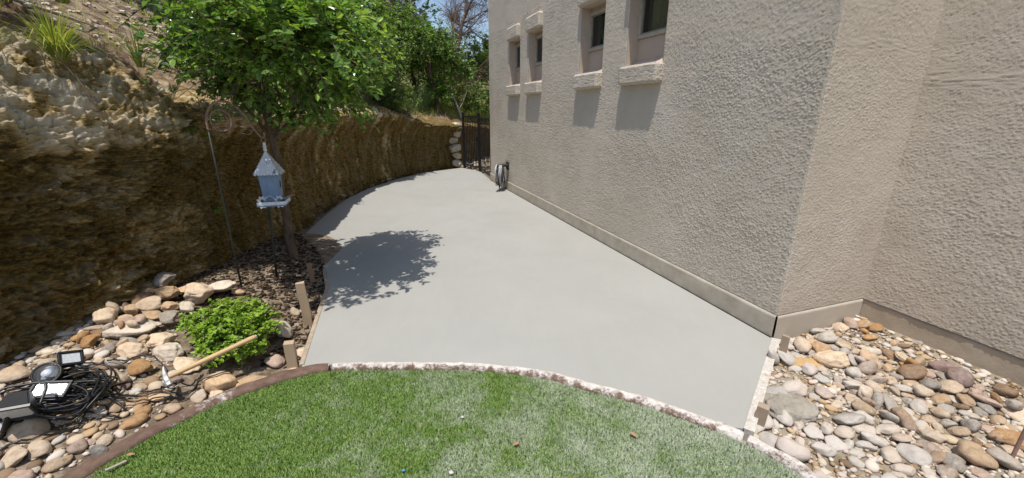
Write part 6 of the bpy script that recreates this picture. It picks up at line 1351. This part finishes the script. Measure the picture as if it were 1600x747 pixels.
mb = MB(); tube(mb, [(.07, .0, -.462), (.15, -.012, -.455)], .006, 6); tube(mb, [(.10, .03, -.459), (.165, .0, -.449)], .007, 6); mb.link('perch', rusty_iron, bh)
tw_ = MB(); tube(tw_, [(-.07, 0, -.46), (-.115, 0, -.465)], .008, 6); tw_.link('perch', rusty_iron, bh)
P0 = np.array([-2.288, 3.719, -.08]); P1 = np.array([-2.225, 3.71, .86])
mb = MB(); tube(mb, [(0, 0, 0), (.018, -.004, .33), (.05, -.006, .76), tuple(P1 - P0)], .011, 8); t_ = thing('metal_post', 'thin black metal post standing in the mulch directly behind the bird house', 'post', tuple(P0)); mb.link('shaft', dark_iron, t_)
link('cap', box_mesh('cap', (.03, .03, .02), tuple(P1 - P0 + np.array([0, 0, .008])), None, .004), dark_iron, t_)

# ------------------------------------------------------------------ garden lights and cables
plastic = simple('black_plastic', (.016, .016, .017), (.011, .011, .012), 20, .42, .15, .001, 150, 0, .5)
rubber = simple('black_cable', (.010, .010, .011), (.018, .018, .018), 20, .38, .05, .001, 150, 0, .5)
n = NT('sun_white_lens'); lens_mat = n.done(n.ramp(n.voro(n.pos(True), 160), [(.0, (.40, .43, .46)), (.5, (.58, .60, .62))]), .12, n.bump(n.voro(n.pos(True), 160), .4, .003), .0, .8)  # pale colour stands in for the sun reflected in the lens
chrome = simple('lamp_reflector', (.70, .71, .72), (.5, .5, .52), 12, .18, .1, .002, 60, .9)
def flood(label, loc, rot, w, h_, d):
    t_ = thing('garden_light', label, 'garden light', loc, 0, 'black garden lights lying on the stones'); t_.rotation_euler = rot
    bm = bmesh.new(); V4 = [(-w / 2, -h_ / 2, 0), (w / 2, -h_ / 2, 0), (w / 2, h_ / 2, 0), (-w / 2, h_ / 2, 0)]; b4 = [(x * .55, y * .5, -d) for x, y, _ in V4]
    vs = [bm.verts.new(v_) for v_ in V4 + b4]; bm.faces.new(vs[4:][::-1])
    for i in range(4): bm.faces.new((vs[i], vs[i + 4], vs[(i + 1) % 4 + 4], vs[(i + 1) % 4]))
    bm.faces.new(vs[:4]); bmesh.ops.recalc_face_normals(bm, faces=bm.faces); bmesh.ops.bevel(bm, geom=list(bm.edges), offset=.006, segments=2, affect='EDGES'); me = bpy.data.meshes.new('housing'); bm.to_mesh(me); bm.free(); link('housing', me, plastic, t_)
    for sx, sy, lx, ly in ((0, 1, w + .008, .012), (0, -1, w + .008, .012), (1, 0, .012, h_ - .016), (-1, 0, .012, h_ - .016)): link('bezel', box_mesh('bezel', (lx, ly, .016), (sx * (w / 2 - .002), sy * (h_ / 2 - .002), .006), None, .002), plastic, t_)
    link('lens', box_mesh('lens', (w - .018, h_ - .018, .006), (0, 0, .004), None, .002), lens_mat, t_)
    mb = MB(); tube(mb, spline([(-w / 2 - .012, 0, -.01), (-w / 2 - .014, 0, -d - .03), (0, 0, -d - .045), (w / 2 + .014, 0, -d - .03), (w / 2 + .012, 0, -.01)], 6), .006, 6); mb.link('bracket', plastic, t_); return t_
def spot(label, loc, rot, r_, d):
    t_ = thing('garden_light', label, 'garden light', loc, 0, 'black garden lights lying on the stones'); t_.rotation_euler = rot
    mb = MB(); tube(mb, [(0, 0, -d), (0, 0, -d * .8), (0, 0, -d * .3), (0, 0, .0), (0, 0, .012)], [r_ * .35, r_ * .62, r_ * .9, r_, r_], 20); mb.link('housing', plastic, t_)
    a_ = np.linspace(0, 2 * np.pi, 25)[:-1]; mb = MB(); tube(mb, np.c_[r_ * .95 * np.cos(a_), r_ * .95 * np.sin(a_), np.full(24, .014)], .007, 6, closed=True); mb.link('bezel', plastic, t_)
    mb = MB(); tube(mb, [(0, 0, .010), (0, 0, .016)], r_ * .86, 24); mb.link('lens', chrome, t_); 
    mb = MB(); tube(mb, [(0, 0, .016), (0, 0, .021)], r_ * .35, 16); mb.link('bulb', lens_mat, t_); return t_
def g3(x, y, dz): return (x, y, top(x, y, 3) + dz)
flood('large black floodlight hood lying face down at the left end of the cable pile', g3(-2.36, 1.63, .07), (math.radians(125), .1, math.radians(30)), .13, .12, .09)
flood('black floodlight facing up with a bright white lens, in front of the cable coil', g3(-2.38, 1.80, .07), (math.radians(28), math.radians(8), math.radians(15)), .15, .085, .06)
spot('round black spotlight with a chrome ringed lens, behind the bright floodlight', g3(-2.49, 1.90, .06), (math.radians(48), math.radians(5), math.radians(30)),   .058, .10)
flood('small floodlight propped upright, its square lens shining white, farthest back', g3(-2.46, 2.0, .07), (math.radians(50), math.radians(20), math.radians(60)), .095, .075, .06)
flood('black floodlight lying at the very left edge of the view', g3(-2.47, 1.63, .03), (math.radians(70), .3, math.radians(-10)), .13, .10, .07)
r3 = np.random.default_rng(17)
def cable(label, pts, r_=.0045, name='cable', lift=.006, follow=True, n_=8):
    P_ = spline(np.array(pts, float), n_)
    if follow:
        zt = np.array([top(x, y, 1) for x, y in P_[:, :2]]); zs = zt.copy()
        for _ in range(4): zs[1:-1] = np.maximum(zs[1:-1], (zs[:-2] + zs[2:]) / 2 - .004)
        P_ = np.c_[P_[:, :2], zs + lift + (P_[:, 2] if P_.shape[1] > 2 else 0)]
    mb = MB(); tube(mb, P_, r_, 6); return link(name, mb.mesh(name), rubber, None, label=label, category='cable', group='black cables lying on the left rock bed')
mb = MB(); cx0, cy0 = -2.43, 1.86
for k_ in range(24):
    a_ = np.linspace(0, 2 * np.pi, 40)[:-1] + r3.uniform(0, 6); rx, ry = r3.uniform(.10, .20), r3.uniform(.09, .15); ox, oy = r3.normal(0, .035, 2) + [.05, -.02]; ph = r3.uniform(-.4, .5) + .5
    x = rx * np.cos(a_) + .012 * np.sin(3 * a_ + k_); y = ry * np.sin(a_) + .010 * np.cos(2 * a_ + k_); X_ = cx0 + ox + x * math.cos(ph) - y * math.sin(ph); Y_ = cy0 + oy + x * math.sin(ph) + y * math.cos(ph)
    zt = np.array([top(p_, q_, 1) for p_, q_ in zip(X_, Y_)])
    for _ in range(10): zt = np.maximum(zt, (np.roll(zt, 1) + np.roll(zt, -1)) / 2 - .002)
    for _ in range(6): zt = (np.roll(zt, 1) + zt * 2 + np.roll(zt, -1)) / 4
    Z_ = zt + .006 + r3.uniform(0, .075) + .02 * np.sin(a_ * 1 + k_); tube(mb, np.stack([X_, Y_, Z_], 1), .0048, 6, closed=True)
t_ = link('cable_coil', mb.mesh('cable_coil'), rubber, None, label='tangled coil of black cable heaped on the stones around the garden lights', category='cable')
cable('thin black cable looping from the coil past the long boulder to the hammer', [(-2.42, 2.14), (-2.33, 2.21), (-2.22, 2.24), (-2.13, 2.19), (-2.10, 2.10), (-2.05, 2.05), (-1.98, 2.06)], .004)
cable('black cable running from the coil in a wide bend around the reddish stone and back', [(-2.26, 1.92), (-2.14, 1.98), (-2.02, 2.09), (-1.93, 2.15), (-1.86, 2.13), (-1.86, 2.06), (-1.94, 2.01), (-2.05, 1.99), (-2.18, 1.91), (-2.28, 1.88)], .0042)
cable('black cable curving over the stones just below the hammer head', [(-2.22, 1.85), (-2.12, 1.91), (-2.02, 1.95), (-1.94, 1.98), (-1.83, 2.08), (-1.72, 2.16)], .004)
cable('black cable trailing down to the bottom left corner from the coil', [(-2.25, 1.84), (-2.22, 1.74), (-2.27, 1.64), (-2.36, 1.55), (-2.46, 1.45)], .0048)
cable('second black cable running off toward the left edge below the lights', [(-2.30, 1.80), (-2.37, 1.70), (-2.48, 1.62), (-2.62, 1.58)], .0048)
cable('short looped cable end sticking out between coil and lawn kerb', [(-2.24, 1.80), (-2.14, 1.80), (-2.09, 1.85), (-2.15, 1.88), (-2.25, 1.86)], .0045)

# hammer
hm = thing('hammer', 'wooden handled hammer with a pale metal head lying on the stones against the shrub', 'hammer', tuple(HA))
dv_ = HB - HA; Lh = np.linalg.norm(dv_); mb = MB()
tube(mb, [dv_ * t2_ for t2_ in (-.03, .02, .08, .3, .5, .75, .93, .985, 1.0)], [.0125, .0135, .0135, .0145, .0155, .0150, .0165, .0155, .011], 12); handle_mat = simple('ash_handle', (.60, .41, .22), (.45, .29, .14), 5, .55, .2, .002, 60); mb.link('handle', handle_mat, hm)
link('end_cap', box_mesh('end_cap', (.022, .022, .006), tuple(dv_ * 1.006), Vector(dv_).to_track_quat('Z', 'Y').to_matrix(), .003), simple('paint_white', (.6, .6, .58), None, 9, .6, .1), hm)
steel = simple('dusty_steel', (.36, .36, .35), (.24, .24, .24), 16, .5, .3, .002, 80, .35)
ax_ = np.array([-.50, .42, .30]); ax_ = ax_ - dv_ * (ax_ @ dv_) / (dv_ @ dv_); ax_ /= np.linalg.norm(ax_); si_ = np.cross(ax_, dv_ / Lh)
secs = [(k_s * .78, a_s * .85, b_s * .8) for k_s, a_s, b_s in [(-.075, .016, .016), (-.055, .021, .021), (-.030, .018, .018), (0, .0185, .022), (.03, .015, .021), (.065, .010, .024), (.092, .004, .027)]]; V_ = []
for k_, (s_, a_, b_) in enumerate(secs):
    c_ = ax_ * s_ - (dv_ / Lh) * max(0, s_) ** 2 * -2.2
    for u_, w_ in ((-1, -.55), (-.55, -1), (.55, -1), (1, -.55), (1, .55), (.55, 1), (-.55, 1), (-1, .55)): V_.append(c_ + dv_ / Lh * a_ * u_ + si_ * b_ * w_)
F_ = [[k_ * 8 + i, k_ * 8 + (i + 1) % 8, (k_ + 1) * 8 + (i + 1) % 8, (k_ + 1) * 8 + i] for k_ in range(6) for i in range(8)]
mb = MB(); mb.add(np.array(V_), [np.array(F_), np.array([list(range(8))[::-1], list(range(48, 56))])]); mb.link('head', steel, hm, False)

# ------------------------------------------------------------------ iron gate, stacked stones, hose, rod, litter
iron = simple('black_iron', (.012, .012, .014), (.022, .021, .021), 30, .5, .1, .001, 100, .2)
def railing(name, label, cat, a_, b_, nb, h_, posts, drop=0.0):
    a_ = np.array(a_); b_ = np.array(b_); L_ = np.linalg.norm(b_ - a_); t_ = thing(name, label, cat, (a_[0], a_[1], 0), math.atan2(*(b_ - a_)[::-1]))
    for x in posts: 
        po = link('post', box_mesh('post', (.055, .055, h_ + .14), (0, 0, (h_ + .14) / 2 - .08), None, .004), iron, t_, (x * L_, 0, 0)); link('cap', box_mesh('cap', (.066, .066, .02), (0, 0, h_ + .072), None, .006), iron, po)
    for z_ in (.10, h_ - .16, h_ - .02): link('rail', box_mesh('rail', (L_ - .06, .028, .032), (L_ / 2, 0, z_), None, .003), iron, t_)
    bar = box_mesh('bar', (.017, .017, h_ - .04), (0, 0, h_ / 2 + .01), None, .002)
    for k_ in range(nb): link('bar', bar, iron, t_, ((k_ + .7) * L_ / (nb + .4), .001, 0))
    return t_
gate = railing('iron_gate', 'black iron bar gate closing the path between cliff and house', 'gate', (-1.36, 11.93), (-.87, 11.22), 9, 1.44, (0, 1))
link('latch', box_mesh('latch', (.05, .06, .12), (.80, -.03, .85), None, .006), iron, gate)
railing('iron_fence', 'black iron railing from the gate post to the far house corner', 'fence', (-.84, 11.16), (-.50, 9.90), 8, 1.42, (1,))
sp = thing('stone_pier', 'short pier of stacked rough stones at the hinge side of the gate', 'stone pier', (-1.62, 12.12, 0))
zc_ = 0
for k_, (w_, hh) in enumerate([(.40, .22), (.34, .20), (.42, .24), (.34, .19), (.38, .23), (.30, .17)]):
    o = link('stone', SM[COBBLES + (k_ * 2) % 4], None, sp, (r3.normal(0, .03), r3.normal(0, .03), zc_ + hh / 2), (0, 0, r3.uniform(0, 6))); zz_ = np.ptp(SV[COBBLES + (k_ * 2) % 4][:, 2]); o.scale = (w_, w_, hh / zz_ * 1.08); zc_ += hh; o.color = (.46, .41, .34, 1)
hs = thing('garden_hose', 'coil of grey and black hose hanging on the house wall near the gate', 'hose', tuple(np.r_[WC + WD * 6.18 + WN * .012, .33]), math.atan2(WD[1], WD[0]))
grey_hose = simple('grey_hose', (.52, .51, .53), (.36, .35, .37), 20, .5, .05)
def hoops(nm, k_, a0, a1, b0, b1, d0, d1, r_, mat, seed):
    rr_ = np.random.default_rng(seed); mb = MB(); q_ = np.linspace(0, 2 * np.pi, 37)[:-1]
    for i in range(k_):
        a_, b_ = rr_.uniform(a0, a1), rr_.uniform(b0, b1); d_ = rr_.uniform(d0 + .05, d1 + .04); tl = rr_.normal(-.45, .12); x = a_ * 1.25 * np.cos(q_) + rr_.normal(0, .012); z_ = b_ * np.sin(q_) + (.20 - b_) ; y = d_ + tl * x + .012 * np.sin(2 * q_ + i)
        tube(mb, np.stack([x, np.maximum(y, .02), z_], 1), r_, 6, closed=True)
    mb.link(nm, mat, hs)
hoops('coil', 12, .10, .16, .15, .22, .05, .20, .0095, grey_hose, 1); hoops('coil', 7, .11, .18, .17, .24, .04, .18, .009, rubber, 2)
mb = MB(); tube(mb, spline([(.10, .10, -.12), (.26, .12, -.05), (.30, .12, .05), (.20, .10, .17), (.08, .08, .19)], 8), .007, 6); tube(mb, spline([(.22, .10, -.18), (.05, .12, -.27), (-.12, .14, -.26), (-.18, .12, -.12)], 8), .008, 6); mb.link('loose_loop', rubber, hs)
link('bracket', box_mesh('bracket', (.12, .22, .05), (0, .10, .185), None, .01), dark_iron, hs)
link('hose_wall_plate', box_mesh('hose_wall_plate', (.14, .02, .16), (0, .005, .17), None, .005), dark_iron, hs)
twig('metal_rod', 'thin rusty metal rod standing in the stones at the right edge', [(2.43, 1.60, -.06), (2.438, 1.601, .2), (2.45, 1.60, .46)], .009, .009, rusty_iron, 'rod')
mound = simple('dried_cement', (.37, .34, .29), (.25, .22, .18), 12, .95, .9, .02, 40)
def lump(name, label, loc, sc, mat, seed, cat):
    bm = bmesh.new(); bmesh.ops.create_icosphere(bm, subdivisions=4, radius=1)
    for v_ in bm.verts: v_.co *= 1 + .25 * mnoise.noise(v_.co * 2.2 + Vector((seed, 0, 0))) + .10 * mnoise.noise(v_.co * 7 + Vector((seed, 3, 0)))
    bmesh.ops.scale(bm, vec=sc, verts=bm.verts); me = bpy.data.meshes.new(name); bm.to_mesh(me); bm.free(); me.polygons.foreach_set('use_smooth', [True] * len(me.polygons)); return link(name, me, mat, None, loc, label=label, category=cat)
lump('mortar_clump', 'crumbly grey clump of dried cement beside the right form board', (1.60, 1.99, -.05), (.15, .12, .055), mound, 3, 'cement clump')
lump('sand_patch', 'small heap of orange sand near the pale boulder by the house', (1.98, 2.44, -.055), (.16, .07, .03), simple('orange_sand', (.52, .34, .14), (.40, .27, .14), 20, .95, .6, .01, 80), 5, 'sand')
dryleaf = simple('dry_leaf', (.42, .24, .14), (.30, .16, .09), 30, .8, .2)
for i_, (x, y, a_, l_, lab) in enumerate([(.022, 1.667, .6, .038, 'curled tan dry leaf on the lawn, the one nearest the middle'), (.626, 1.727, -.8, .042, 'tan dry leaf on the dusty lawn to the right'), (-1.849, 1.599, .3, .034, 'small tan chip on the lawn near the left kerb')]):
    V_ = np.array([(-.5, 0, .0), (-.2, .22, .12), (.25, .2, .10), (.5, .02, .02), (.2, -.2, .12), (-.25, -.2, .10), (0, 0, .02)]) * l_; mb = MB(); mb.add(V_, np.array([[0, 6, 1], [1, 6, 2], [2, 6, 3], [3, 6, 4], [4, 6, 5], [5, 6, 0]]))
    link('dry_leaf', mb.mesh('dry_leaf'), dryleaf, None, (x, y, .004), (.1, .15, a_), label=lab, category='leaf', group='dry leaves on the lawn')
link('wood_chip', box_mesh('wood_chip', (.075, .014, .006), (0, 0, 0), None, .001), pale_bark, None, (-1.86, 1.535, .004), (0, .1, 1.0), label='thin split wood sliver on the lawn near the left kerb', category='wood chip')
lump('pebble', 'single white pebble on the lawn at the bottom edge', (-.281, 1.50, .0), (.011, .009, .007), simple('white_pebble', (.6, .59, .55), None, 9, .8, .1), 8, 'pebble')
lump('pebble', 'small pinkish white pebble on the lawn left of the middle leaf', (-.27, 1.86, .0), (.008, .007, .006), bpy.data.materials['white_pebble'], 9, 'pebble')
lump('plastic_scrap', 'tiny bright blue scrap on the lawn at the bottom edge', (-.504, 1.51, .002), (.009, .006, .004), simple('blue_plastic', (.06, .28, .42), None, 9, .5, .05), 10, 'scrap')
